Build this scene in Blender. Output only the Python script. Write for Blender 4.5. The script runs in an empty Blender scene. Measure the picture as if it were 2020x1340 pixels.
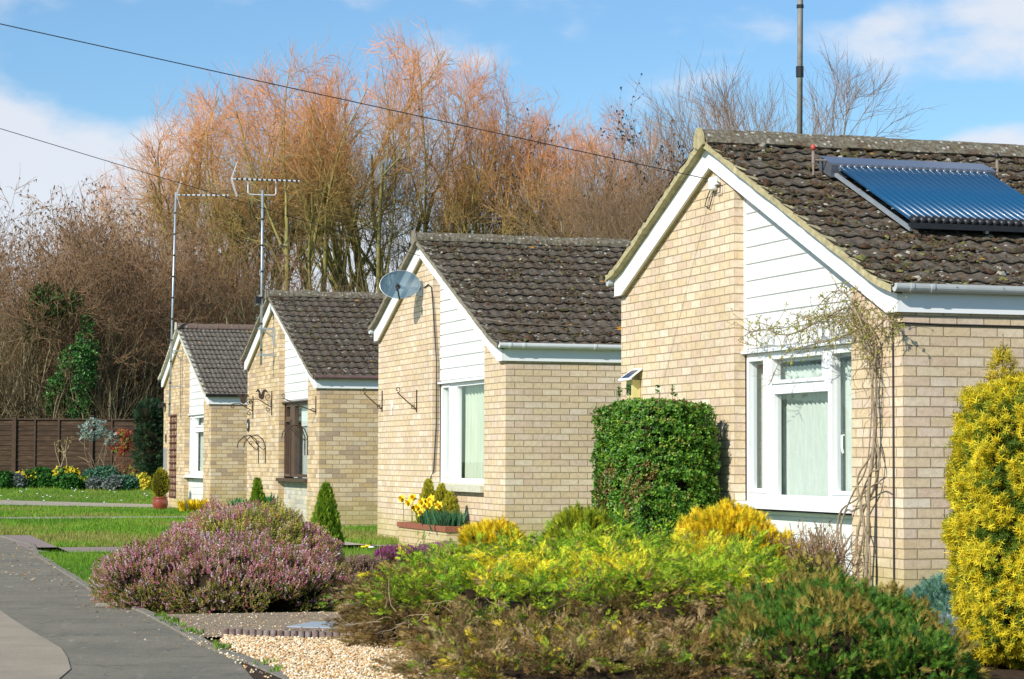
import bpy, math, random
import numpy as np
from mathutils import Vector, Matrix

S = bpy.context.scene
C = S.collection
PI = math.pi
R = math.radians

# ------------------------------------------------------------------ camera
cam_d = bpy.data.cameras.new('camera'); cam = bpy.data.objects.new('camera', cam_d); C.objects.link(cam)
cam_d.lens = 81.63; cam_d.sensor_width = 36; cam_d.clip_end = 2000; cam_d.clip_start = .1
cam.matrix_world = Matrix.Translation((0, 0, 1.10)) @ Matrix.Rotation(PI/2 + .0517, 4, 'X') @ Matrix.Rotation(.0035, 4, 'Z')
S.camera = cam

# ------------------------------------------------------------------ light
YAW = .3074
cy_, sy_ = math.cos(YAW), math.sin(YAW)
sd = (-1.0, -.57, .74)                                  # direction to the sun in house axes (v, u, z)
SUN = Vector((sd[0]*cy_ - sd[1]*sy_, sd[0]*sy_ + sd[1]*cy_, sd[2])).normalized()
sun_d = bpy.data.lights.new('sun', 'SUN'); sun = bpy.data.objects.new('sun', sun_d); C.objects.link(sun)
sun_d.energy = 4.6; sun_d.angle = R(.5); sun_d.color = (1, .955, .87)
sun.rotation_euler = SUN.to_track_quat('Z', 'Y').to_euler()
S.view_settings.view_transform = 'Standard'; S.view_settings.look = 'None'
S.view_settings.exposure = .27; S.view_settings.gamma = 1

W = bpy.data.worlds.new('World'); S.world = W; W.use_nodes = True
nt = W.node_tree; nt.nodes.clear()
def wn(t, **k):
    n = nt.nodes.new(t)
    for a, b in k.items(): setattr(n, a, b)
    return n
def wm(op, a, b=None, c=None):
    n = wn('ShaderNodeMath', operation=op)
    for i, x in enumerate((a, b, c)):
        if x is None: continue
        if isinstance(x, (int, float)): n.inputs[i].default_value = x
        else: nt.links.new(x, n.inputs[i])
    return n.outputs[0]
wo = wn('ShaderNodeOutputWorld'); bg = wn('ShaderNodeBackground'); bg.inputs[1].default_value = .112
sky = wn('ShaderNodeTexSky', sky_type='NISHITA'); sky.sun_disc = False
sky.sun_elevation = math.asin(SUN.z); sky.sun_rotation = math.atan2(SUN.x, SUN.y)
sky.air_density = 1.0; sky.dust_density = .35; sky.ozone_density = 2.2
tc = wn('ShaderNodeTexCoord'); sx = wn('ShaderNodeSeparateXYZ'); nt.links.new(tc.outputs['Generated'], sx.inputs[0])
az = wm('ARCTAN2', sx.outputs[0], sx.outputs[1]); el = wm('ARCSINE', sx.outputs[2])
def cnoise(scale, det, off):
    mp = wn('ShaderNodeMapping'); nt.links.new(tc.outputs['Generated'], mp.inputs[0])
    mp.inputs['Location'].default_value = off; mp.inputs['Scale'].default_value = (1, 1, 2.0)
    n = wn('ShaderNodeTexNoise'); n.inputs['Scale'].default_value = scale; n.inputs['Detail'].default_value = det
    n.inputs['Roughness'].default_value = .52
    nt.links.new(mp.outputs[0], n.inputs['Vector']); return n.outputs[0]
nz = cnoise(15, 6, (0, 0, 0)); nz2 = cnoise(5, 3, (3, 1, 2))
def blob(a0, e0, ra, re, s=1.0):
    da = wm('DIVIDE', wm('SUBTRACT', az, a0), ra); de = wm('DIVIDE', wm('SUBTRACT', el, e0), re)
    q = wm('ADD', wm('MULTIPLY', da, da), wm('MULTIPLY', de, de))
    return wm('MULTIPLY', wm('SUBTRACT', 1.0, q), s)
msk = None
for b in ((-.225, .108, .125, .056, 1.5), (-.03, .085, .13, .042), (.215, .128, .045, .018), (.215, .178, .10, .026, .95), (.09, .186, .04, .014, .6), (.36, .12, .12, .05), (-.5, .12, .16, .07)):
    x = blob(*b)
    msk = x if msk is None else wm('MAXIMUM', msk, x)
msk = wm('MAXIMUM', msk, -1.0)
gen = wm('SUBTRACT', wm('MULTIPLY', nz2, 3.4), 2.35)    # scattered cloud over the rest of the sky
far = wm('GREATER_THAN', wm('ABSOLUTE', az), .62)
msk = wm('MAXIMUM', msk, wm('MULTIPLY', gen, far))
dens = wm('ADD', wm('MULTIPLY', msk, .75), wm('MULTIPLY', wm('SUBTRACT', nz, .5), 2.6))
mr = wn('ShaderNodeMapRange', interpolation_type='SMOOTHSTEP'); nt.links.new(dens, mr.inputs[0])
mr.inputs[1].default_value = .0; mr.inputs[2].default_value = .75; mr.inputs[3].default_value = 0; mr.inputs[4].default_value = .86
mix = wn('ShaderNodeMix', data_type='RGBA'); nt.links.new(mr.outputs[0], mix.inputs[0])
tint = wn('ShaderNodeMix', data_type='RGBA', blend_type='MULTIPLY'); tint.inputs[0].default_value = 1
nt.links.new(sky.outputs[0], tint.inputs[6]); tint.inputs[7].default_value = (.72, .93, 1.07, 1)
nt.links.new(tint.outputs[2], mix.inputs[6]); mix.inputs[7].default_value = (6.2, 6.35, 6.8, 1)
nt.links.new(mix.outputs[2], bg.inputs[0]); nt.links.new(bg.outputs[0], wo.inputs[0])

# ------------------------------------------------------------------ materials
class MT:
    def __init__(s, name):
        s.m = bpy.data.materials.new(name); s.m.use_nodes = True; s.t = s.m.node_tree
        s.b = s.t.nodes['Principled BSDF']; s.out = s.t.nodes['Material Output']
    def n(s, t, **k):
        n = s.t.nodes.new(t)
        for a, b in k.items(): setattr(n, a, b)
        return n
    def l(s, a, b): s.t.links.new(a, b)
    def math(s, op, a, b=None, c=None, clamp=False):
        n = s.n('ShaderNodeMath', operation=op); n.use_clamp = clamp
        for i, x in enumerate((a, b, c)):
            if x is None: continue
            if isinstance(x, (int, float)): n.inputs[i].default_value = x
            else: s.l(x, n.inputs[i])
        return n.outputs[0]
    def coord(s, kind='Object'):
        return s.n('ShaderNodeTexCoord').outputs[kind]
    def noise(s, scale, det=4, rough=.55, vec=None, stretch=None):
        v = vec or s.coord()
        if stretch:
            mp = s.n('ShaderNodeMapping'); s.l(v, mp.inputs[0]); mp.inputs['Scale'].default_value = stretch; v = mp.outputs[0]
        n = s.n('ShaderNodeTexNoise'); n.inputs['Scale'].default_value = scale; n.inputs['Detail'].default_value = det
        n.inputs['Roughness'].default_value = rough; s.l(v, n.inputs['Vector']); return n.outputs[0]
    def ramp(s, fac, stops, interp='LINEAR'):
        r = s.n('ShaderNodeValToRGB'); s.l(fac, r.inputs[0]); r.color_ramp.interpolation = interp
        e = r.color_ramp.elements
        while len(e) < len(stops): e.new(.5)
        for i, (p, c) in enumerate(stops): e[i].position = p; e[i].color = (c[0], c[1], c[2], 1)
        return r.outputs[0]
    def step(s, x, a, b):
        n = s.n('ShaderNodeMapRange', interpolation_type='SMOOTHSTEP'); s.l(x, n.inputs[0])
        n.inputs[1].default_value = a; n.inputs[2].default_value = b; return n.outputs[0]
    def mix(s, f, a, b, mode='MIX'):
        n = s.n('ShaderNodeMix', data_type='RGBA', blend_type=mode)
        for i, x in ((0, f), (6, a), (7, b)):
            if isinstance(x, (int, float)): n.inputs[i].default_value = x
            elif isinstance(x, tuple): n.inputs[i].default_value = (x[0], x[1], x[2], 1)
            else: s.l(x, n.inputs[i])
        return n.outputs[2]
    def bump(s, h, dist=.01, strength=1.0):
        b = s.n('ShaderNodeBump'); b.inputs['Distance'].default_value = dist; b.inputs['Strength'].default_value = strength
        s.l(h, b.inputs['Height']); s.l(b.outputs[0], s.b.inputs['Normal'])
    def base(s, c, rough=.8, spec=.3):
        if isinstance(c, tuple): s.b.inputs['Base Color'].default_value = (c[0], c[1], c[2], 1)
        else: s.l(c, s.b.inputs['Base Color'])
        s.b.inputs['Roughness'].default_value = rough; s.b.inputs['Specular IOR Level'].default_value = spec
        return s

def simple(name, a, b=None, scale=20, rough=.7, spec=.3, bmp=0, stretch=None):
    m = MT(name); b = b or tuple(x*.8 for x in a)
    n = m.noise(scale, 5, .6, stretch=stretch)
    m.base(m.ramp(n, [(.3, a), (.7, b)]), rough, spec)
    if bmp: m.bump(n, bmp)
    return m.m

def brick_mat(name, stops, mortar=(.43, .33, .20), stain=1.0):
    m = MT(name); uv = m.coord('UV'); s = m.n('ShaderNodeSeparateXYZ'); m.l(uv, s.inputs[0]); h, z = s.outputs[0], s.outputs[1]
    wob = m.noise(9, 2, vec=uv)
    z2 = m.math('ADD', z, m.math('MULTIPLY', m.math('SUBTRACT', wob, .5), .006))
    rz = m.math('DIVIDE', z2, .075); row = m.math('FLOOR', rz)
    c = m.math('ADD', m.math('DIVIDE', h, .225), m.math('MULTIPLY', m.math('FLOORED_MODULO', row, 2.0), .5))
    col = m.math('FLOOR', c); fx = m.math('FRACT', c); fz = m.math('FRACT', rz)
    dx = m.math('MULTIPLY', m.math('MINIMUM', fx, m.math('SUBTRACT', 1.0, fx)), .225)
    dz = m.math('MULTIPLY', m.math('MINIMUM', fz, m.math('SUBTRACT', 1.0, fz)), .075)
    fine = m.noise(60, 5, .6, vec=uv)
    d = m.math('ADD', m.math('MINIMUM', dx, dz), m.math('MULTIPLY', m.math('SUBTRACT', fine, .5), .006))
    mask = m.step(d, .0026, .0062)
    cb = m.n('ShaderNodeCombineXYZ'); m.l(col, cb.inputs[0]); m.l(row, cb.inputs[1])
    wn_ = m.n('ShaderNodeTexWhiteNoise', noise_dimensions='2D'); m.l(cb.outputs[0], wn_.inputs['Vector'])
    bc = m.ramp(wn_.outputs['Value'], stops)
    mott = m.noise(22, 5, .65, vec=uv)
    bc = m.mix(1.0, bc, m.ramp(mott, [(.25, (.78, .75, .72)), (.55, (1, 1, 1)), (.8, (1.1, 1.08, 1.08))]), 'MULTIPLY')
    speck = m.step(m.noise(150, 2, .5, vec=uv), .66, .74)
    bc = m.mix(m.math('MULTIPLY', speck, .45), bc, (.16, .11, .07))
    mc = m.mix(mott, mortar, tuple(x*.72 for x in mortar))
    colr = m.mix(mask, mc, bc)
    big = m.noise(1.1, 4, .6, vec=uv)
    colr = m.mix(1.0, colr, m.ramp(big, [(.3, (.86, .85, .82)), (.6, (1.03, 1.03, 1.03))]), 'MULTIPLY')
    # algae that has grown on the lowest courses
    low = m.math('SUBTRACT', 1.0, m.step(m.math('ADD', z, m.math('MULTIPLY', m.math('SUBTRACT', big, .5), 1.2)), .05, .5))
    colr = m.mix(m.math('MULTIPLY', low, .5*stain), colr, (.46, .38, .13), 'MIX')
    m.base(colr, .88, .15)
    hh = m.math('ADD', m.math('MULTIPLY', mask, 1.0), m.math('MULTIPLY', fine, .35))
    m.bump(hh, .006, .9)
    return m.m

BR1 = [(0, (.67, .515, .325)), (.18, (.71, .565, .375)), (.36, (.735, .61, .445)), (.5, (.68, .53, .335)), (.62, (.70, .56, .43)), (.76, (.64, .49, .34)), (.88, (.70, .53, .385)), (1, (.76, .66, .51))]
M = {}
M['brick'] = brick_mat('buff_brick', BR1)
M['brick_far'] = brick_mat('buff_brick_golden', [(0, (.58, .41, .22)), (.25, (.68, .52, .31)), (.5, (.72, .58, .39)), (.68, (.58, .42, .26)), (.85, (.44, .33, .23)), (1, (.72, .60, .43))])
M['brick_panel'] = brick_mat('grey_panel_brick', [(0, (.62, .60, .50)), (.4, (.55, .53, .45)), (.7, (.40, .40, .36)), (1, (.70, .62, .42))], (.66, .60, .40), .3)
M['coping'] = simple('red_tile_coping', (.36, .13, .07), (.22, .085, .05), 25, .8, .2, .004)
M['white'] = simple('white_upvc', (.86, .87, .87), (.82, .83, .83), 6, .38, .4)
m = MT('white_trim'); a_ = m.noise(3, 5, .6, stretch=(1, 1, .25)); g_ = m.noise(14, 5, .7); c = m.mix(m.math('MULTIPLY', m.step(a_, .5, .72), .35), (.82, .82, .80), (.60, .60, .50)); c = m.mix(m.math('MULTIPLY', m.step(g_, .62, .75), .25), c, (.50, .50, .40)); m.base(c, .45, .35); M['trim'] = m.m
M['white_board'] = simple('white_cladding', (.80, .80, .78), (.70, .70, .66), 2.5, .45, .35, stretch=(1, .6, 7))
M['sill_stone'] = simple('stone_sill', (.62, .60, .48), (.48, .46, .33), 18, .85, .2, .002)
M['soffit'] = simple('tan_painted_edge', (.52, .45, .28), (.40, .34, .20), 15, .8, .2)
M['brownframe'] = simple('brown_window_frame', (.10, .055, .035), (.07, .04, .027), 9, .35, .4)
M['gutter_grey'] = simple('grey_gutter', (.55, .57, .57), (.46, .48, .48), 7, .42, .4)
M['gutter_white'] = simple('white_gutter', (.80, .81, .82), (.7, .72, .73), 7, .35, .4)
M['gutter_brown'] = simple('faded_brown_gutter', (.25, .15, .15), (.19, .11, .11), 7, .4, .4)
M['gutter_black'] = simple('black_gutter', (.02, .02, .022), (.03, .03, .03), 7, .35, .4)
M['iron'] = simple('wrought_iron', (.035, .025, .02), (.07, .04, .025), 40, .6, .4)
M['cable'] = simple('black_cable', (.03, .03, .035), (.045, .04, .04), 10, .6, .3)
M['galv'] = simple('galvanised_steel', (.50, .55, .58), (.38, .42, .44), 14, .42, .5)
M['galv'].node_tree.nodes['Principled BSDF'].inputs['Metallic'].default_value = .5
M['oldpole'] = simple('weathered_mast', (.34, .32, .27), (.22, .20, .17), 14, .6, .4)
M['alu'] = simple('aluminium', (.75, .75, .76), (.62, .62, .62), 20, .35, .5)
M['black'] = simple('black_plastic', (.015, .015, .017), (.025, .025, .028), 20, .45, .4)
M['soil'] = simple('dark_soil', (.085, .055, .035), (.045, .03, .02), 30, .95, .1, .02)
M['inner'] = simple('dead_inner_twigs', (.045, .03, .018), (.02, .014, .009), 30, .95, .05, .02)
M['red'] = simple('red_cap', (.55, .09, .06), None, 10, .5)
M['copper'] = simple('pipe', (.33, .25, .2), None, 10, .5)
M['curtain'] = simple('pale_green_curtain', (.76, .76, .64), (.56, .60, .47), 4, .9, .1, stretch=(9, 9, .4))
M['blind'] = simple('white_vertical_blind', (.70, .72, .68), (.58, .61, .58), 9, .9, .1, stretch=(8, 8, .5))
M['net'] = simple('white_net_curtain', (.85, .86, .84), (.7, .72, .7), 12, .9, .1)
M['room'] = simple('painted_plaster', (.55, .5, .42), None, 5, .9)
M['trellis'] = simple('dark_red_trellis', (.13, .045, .035), (.09, .03, .025), 20, .7, .2)
M['pot'] = simple('glazed_red_pot', (.30, .065, .04), (.22, .045, .03), 8, .25, .5)
M['clay'] = simple('terracotta', (.42, .17, .08), None, 12, .8)
M['slab_pink'] = simple('pinkish_paving', (.34, .26, .23), (.25, .20, .18), 14, .9, .15, .004)
M['slab'] = simple('concrete_slabs', (.42, .37, .30), (.32, .28, .22), 14, .9, .15, .004)
M['plate'] = simple('manhole_plate', (.42, .47, .50), (.28, .33, .36), 18, .6, .4, .003, stretch=(1, 6, 1))
M['lamp'] = simple('cream_lantern', (.68, .62, .26), (.6, .52, .2), 14, .5)
M['pv'] = simple('small_solar_cell', (.02, .03, .06), None, 30, .25, .5)
M['log'] = simple('brown_edging_log', (.12, .065, .05), (.26, .22, .2), 26, .85, .2, .004)
M['slate'] = simple('slate_plaque', (.05, .05, .06), None, 30, .6)
M['creosote'] = simple('creosoted_pole', (.16, .11, .07), None, 14, .9, stretch=(1, 1, .1))

m = MT('glass'); gl = m.n('ShaderNodeBsdfGlossy'); gl.inputs['Roughness'].default_value = .02; gl.inputs['Color'].default_value = (.95, 1, 1, 1)
tr = m.n('ShaderNodeBsdfTransparent'); tr.inputs['Color'].default_value = (.88, .93, .90, 1)
lw = m.n('ShaderNodeLayerWeight'); lw.inputs['Blend'].default_value = .5; mx = m.n('ShaderNodeMixShader')
fr = m.math('ADD', m.math('MULTIPLY', m.math('POWER', lw.outputs['Facing'], 4.0), .85), .05)
m.l(fr, mx.inputs[0]); m.l(tr.outputs[0], mx.inputs[1]); m.l(gl.outputs[0], mx.inputs[2]); m.l(mx.outputs[0], m.out.inputs[0]); M['glass'] = m.m

m = MT('dish_mesh'); m.base((.075, .14, .19), .5, .3); tr = m.n('ShaderNodeBsdfTransparent'); tr.inputs['Color'].default_value = (.72, .86, .92, 1); mx = m.n('ShaderNodeMixShader')
mx.inputs[0].default_value = .8; m.l(tr.outputs[0], mx.inputs[1]); m.l(m.b.outputs[0], mx.inputs[2]); m.l(mx.outputs[0], m.out.inputs[0]); M['dish'] = m.m

m = MT('vacuum_tube'); m.base((.008, .07, .16), .34, .5); m.b.inputs['Coat Weight'].default_value = .15; M['tube'] = m.m
M['manifold'] = simple('dark_grey_manifold', (.10, .11, .13), (.085, .095, .115), 6, .22, .6); M['manifold'].node_tree.nodes['Principled BSDF'].inputs['Coat Weight'].default_value = .6

def tile_mat(name, cols, lich=.5, rust=.5):
    m = MT(name); co = m.coord()
    n1 = m.noise(5, 5, .7); n2 = m.noise(28, 5, .65); n3 = m.noise(11, 4, .6, stretch=(1, 1.2, 1))
    c = m.ramp(n2, [(.28, cols[0]), (.5, cols[1]), (.72, cols[2])])
    c = m.mix(m.math('MULTIPLY', m.step(n3, .52, .68), rust), c, (.10, .05, .025))
    c = m.mix(m.math('MULTIPLY', m.step(n1, .55, .7), .5), c, (.13, .125, .06))
    vo = m.n('ShaderNodeTexVoronoi'); vo.inputs['Scale'].default_value = 17; m.l(co, vo.inputs['Vector'])
    w = m.n('ShaderNodeTexWhiteNoise', noise_dimensions='3D'); m.l(vo.outputs['Position'], w.inputs['Vector'])
    dd = m.math('ADD', vo.outputs['Distance'], m.math('MULTIPLY', m.math('SUBTRACT', n2, .5), .5))
    spot = m.math('MULTIPLY', m.math('SUBTRACT', 1.0, m.step(dd, .16, .30)), m.math('GREATER_THAN', w.outputs['Value'], 1-.30*lich*2))
    c = m.mix(m.math('MULTIPLY', spot, .75), c, m.mix(w.outputs['Value'], (.42, .40, .32), (.60, .58, .52)))
    vo2 = m.n('ShaderNodeTexVoronoi'); vo2.inputs['Scale'].default_value = 2.2; m.l(co, vo2.inputs['Vector'])
    w2 = m.n('ShaderNodeTexWhiteNoise', noise_dimensions='3D'); m.l(vo2.outputs['Position'], w2.inputs['Vector'])
    sp2 = m.math('MULTIPLY', m.math('SUBTRACT', 1.0, m.step(m.math('ADD', vo2.outputs['Distance'], m.math('MULTIPLY', m.math('SUBTRACT', n2, .5), .2)), .05, .11)), m.math('GREATER_THAN', w2.outputs['Value'], .7))
    c = m.mix(sp2, c, (.55, .27, .02))
    m.base(c, .93, .12); m.bump(m.math('ADD', n2, m.math('MULTIPLY', n3, .6)), .012, .8)
    return m.m
TC = ((.045, .037, .027), (.098, .082, .064), (.165, .145, .118))
M['tile'] = tile_mat('mossy_concrete_tile', TC, .36, .75)
M['tile_far'] = tile_mat('grey_brown_tile', ((.075, .064, .05), (.13, .113, .092), (.205, .185, .155)), .45, .3)
M['ridge'] = tile_mat('lichened_ridge', ((.075, .06, .043), (.16, .14, .10), (.33, .30, .23)), 1.0, .7)
M['ridge_brown'] = tile_mat('brown_ridge', ((.12, .085, .065), (.17, .12, .095), (.22, .16, .13)), .15, .2)
M['verge'] = simple('lichened_mortar', (.52, .46, .26), (.30, .25, .14), 16, .92, .1, .012)
M['verge_grey'] = simple('grey_lichened_mortar', (.30, .27, .20), (.17, .15, .11), 16, .92, .1, .012); M['verge_pale'] = simple('pale_mortar', (.60, .57, .46), (.42, .39, .30), 16, .92, .1, .01)

def leafmat(name, trans=.3, rough=.6, spec=.25):
    m = MT(name); a = m.n('ShaderNodeAttribute'); a.attribute_name = 'Col'
    m.base(a.outputs['Color'], rough, spec)
    t = m.n('ShaderNodeBsdfTranslucent'); m.l(a.outputs['Color'], t.inputs['Color'])
    mx = m.n('ShaderNodeMixShader'); mx.inputs[0].default_value = trans
    m.l(m.b.outputs[0], mx.inputs[1]); m.l(t.outputs[0], mx.inputs[2]); m.l(mx.outputs[0], m.out.inputs[0]); return m.m
M['leaf'] = leafmat('foliage', .32); M['glossleaf'] = leafmat('glossy_foliage', .2, .42, .4); M['twig'] = leafmat('twigs', 0.0, .85, .1)
M['moss'] = leafmat('moss_cushions', 0.0, .95, .05); M['stone'] = leafmat('pebbles', 0.0, .8, .2)

# grounds
m = MT('lawn_turf'); n1 = m.noise(.45, 4, .6); n2 = m.noise(14, 5, .7); n3 = m.noise(2.2, 3, .5, stretch=(.5, 1.6, 1))
c = m.ramp(n2, [(.3, (.075, .15, .015)), (.7, (.17, .29, .03))])
c = m.mix(m.math('MULTIPLY', m.step(m.math('ADD', m.math('MULTIPLY', n1, .6), m.math('MULTIPLY', n3, .4)), .47, .62), .7), c, (.24, .24, .07))
m.base(c, .9, .1); m.bump(n2, .03); M['lawn'] = m.m
m = MT('rough_ground'); n1 = m.noise(3, 6, .7); n2 = m.noise(30, 5, .7); c = m.ramp(n2, [(.3, (.05, .045, .02)), (.7, (.14, .12, .05))]); c = m.mix(m.step(n1, .42, .6), c, (.08, .13, .02)); m.base(c, .95, .05); m.bump(n2, .03); M['rough'] = m.m
m = MT('tarmac'); n1 = m.noise(75, 6, .85); n2 = m.noise(1.6, 5, .6); n3 = m.noise(6, 4, .6, stretch=(1, .35, 1))
c = m.ramp(n1, [(.3, (.14, .125, .09)), (.6, (.275, .25, .19)), (.78, (.54, .49, .38))])
c = m.mix(1.0, c, m.ramp(n2, [(.3, (.78, .8, .82)), (.7, (1.15, 1.13, 1.1))]), 'MULTIPLY')
c = m.mix(m.math('MULTIPLY', m.step(n3, .64, .72), .5), c, (.36, .33, .28))
cr = m.n('ShaderNodeTexVoronoi', feature='DISTANCE_TO_EDGE'); cr.inputs['Scale'].default_value = .55; vv = m.n('ShaderNodeVectorMath', operation='ADD'); m.l(m.coord(), vv.inputs[0]); nn = m.n('ShaderNodeTexNoise'); nn.inputs['Scale'].default_value = 3; nn.inputs['Detail'].default_value = 4; m.l(m.coord(), nn.inputs['Vector']); sc_ = m.n('ShaderNodeVectorMath', operation='SCALE'); sc_.inputs['Scale'].default_value = .5; m.l(nn.outputs['Color'], sc_.inputs[0]); m.l(sc_.outputs[0], vv.inputs[1]); m.l(vv.outputs[0], cr.inputs['Vector'])
c = m.mix(m.math('MULTIPLY', m.math('SUBTRACT', 1.0, m.step(cr.outputs['Distance'], .001, .008)), .3), c, (.05, .05, .045))
st = m.noise(9, 4, .65, stretch=(1, .25, 1)); c = m.mix(m.math('MULTIPLY', m.step(st, .60, .70), .45), c, (.42, .38, .31)); c = m.mix(m.math('MULTIPLY', m.step(m.noise(3.3, 4, .6), .58, .66), .3), c, (.09, .09, .085))
m.base(c, .9, .2); m.bump(n1, .006); M['tarmac'] = m.m
m = MT('worn_pink_asphalt'); n1 = m.noise(80, 6, .85); n2 = m.noise(2, 4, .6)
c = m.ramp(n1, [(.3, (.25, .205, .145)), (.6, (.42, .355, .265)), (.8, (.60, .53, .42))])
c = m.mix(1.0, c, m.ramp(n2, [(.3, (.85, .85, .85)), (.7, (1.1, 1.1, 1.1))]), 'MULTIPLY')
m.base(c, .9, .2); m.bump(n1, .004); M['road'] = m.m
m = MT('littered_concrete'); n1 = m.noise(60, 6, .8); n2 = m.noise(5, 5, .7, stretch=(1, 2, 1)); n3 = m.noise(130, 3, .6)
c = m.ramp(n1, [(.3, (.16, .12, .08)), (.5, (.36, .28, .19)), (.75, (.54, .43, .30))])
c = m.mix(m.math('MULTIPLY', m.step(n2, .52, .66), .45), c, (.15, .125, .09))
c = m.mix(m.math('MULTIPLY', m.step(n3, .62, .7), .7), c, (.70, .55, .38))
m.base(c, .93, .1); m.bump(n1, .01); M['drive'] = m.m
m = MT('kerb_concrete'); n1 = m.noise(70, 5, .7); n2 = m.noise(6, 4, .6)
c = m.ramp(n1, [(.3, (.16, .14, .11)), (.7, (.33, .30, .25))]); c = m.mix(m.math('MULTIPLY', m.step(n2, .55, .68), .6), c, (.10, .13, .03))
m.base(c, .92, .1); m.bump(n1, .006); M['kerb'] = m.m
m = MT('fence_board'); co = m.coord(); sp = m.n('ShaderNodeSeparateXYZ'); m.l(co, sp.inputs[0])
n1 = m.noise(9, 5, .65, stretch=(.3, 1, 3)); w = m.n('ShaderNodeTexWhiteNoise', noise_dimensions='1D'); m.l(m.math('FLOOR', m.math('DIVIDE', sp.outputs[2], .125)), w.inputs['W'])
c = m.ramp(n1, [(.3, (.042, .026, .017)), (.55, (.075, .048, .031)), (.8, (.20, .135, .09))])
c = m.mix(1.0, c, m.ramp(w.outputs[0], [(0, (.8, .8, .8)), (1, (1.15, 1.1, 1.05))]), 'MULTIPLY'); m.base(c, .85, .15); M['fence'] = m.m
M['fencepost'] = simple('fence_post', (.11, .072, .05), (.07, .045, .032), 12, .9, .1)

# ------------------------------------------------------------------ mesh helpers
def mk(name, V, F, mat, parent=None, col=None, smooth=False, uv=None):
    """V (n,3); F (m,k) array or list of lists; col (n,3) per vertex; uv list of (u,v) per loop."""
    me = bpy.data.meshes.new(name)
    if isinstance(F, np.ndarray):
        V = np.asarray(V, dtype=np.float32); nf, k = F.shape
        me.vertices.add(len(V)); me.vertices.foreach_set('co', V.ravel())
        me.loops.add(nf*k); me.loops.foreach_set('vertex_index', F.astype(np.int32).ravel())
        me.polygons.add(nf); me.polygons.foreach_set('loop_start', np.arange(0, nf*k, k, dtype=np.int32))
        me.update(calc_edges=True)
    else:
        me.from_pydata([tuple(v) for v in V], [], F); me.update()
    if smooth: me.polygons.foreach_set('use_smooth', np.ones(len(me.polygons), dtype=bool))
    if uv is not None:
        l = me.uv_layers.new(name='UVMap'); l.data.foreach_set('uv', np.asarray(uv, dtype=np.float32).ravel())
    if col is not None:
        a = me.color_attributes.new('Col', 'FLOAT_COLOR', 'POINT')
        c = np.ones((len(me.vertices), 4), dtype=np.float32); c[:, :3] = col; a.data.foreach_set('color', c.ravel())
    if mat is not None: me.materials.append(mat)
    o = bpy.data.objects.new(name, me); C.objects.link(o)
    if parent is not None: o.parent = parent
    return o

def tag(o, label=None, cat=None, group=None, kind=None):
    if label: o['label'] = label
    if cat: o['category'] = cat
    if group: o['group'] = group
    if kind: o['kind'] = kind
    return o
def thing(name, label, cat, loc=(0, 0, 0), rz=0, group=None, parent=None):
    o = bpy.data.objects.new(name, None); C.objects.link(o); o.location = loc; o.rotation_euler = (0, 0, rz); o.empty_display_size = .1
    return tag(o, label, cat, group)
def copy_tree(o, parent=None):
    c = o.copy(); C.objects.link(c); c.parent = parent
    for ch in o.children: copy_tree(ch, c)
    return c

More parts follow.
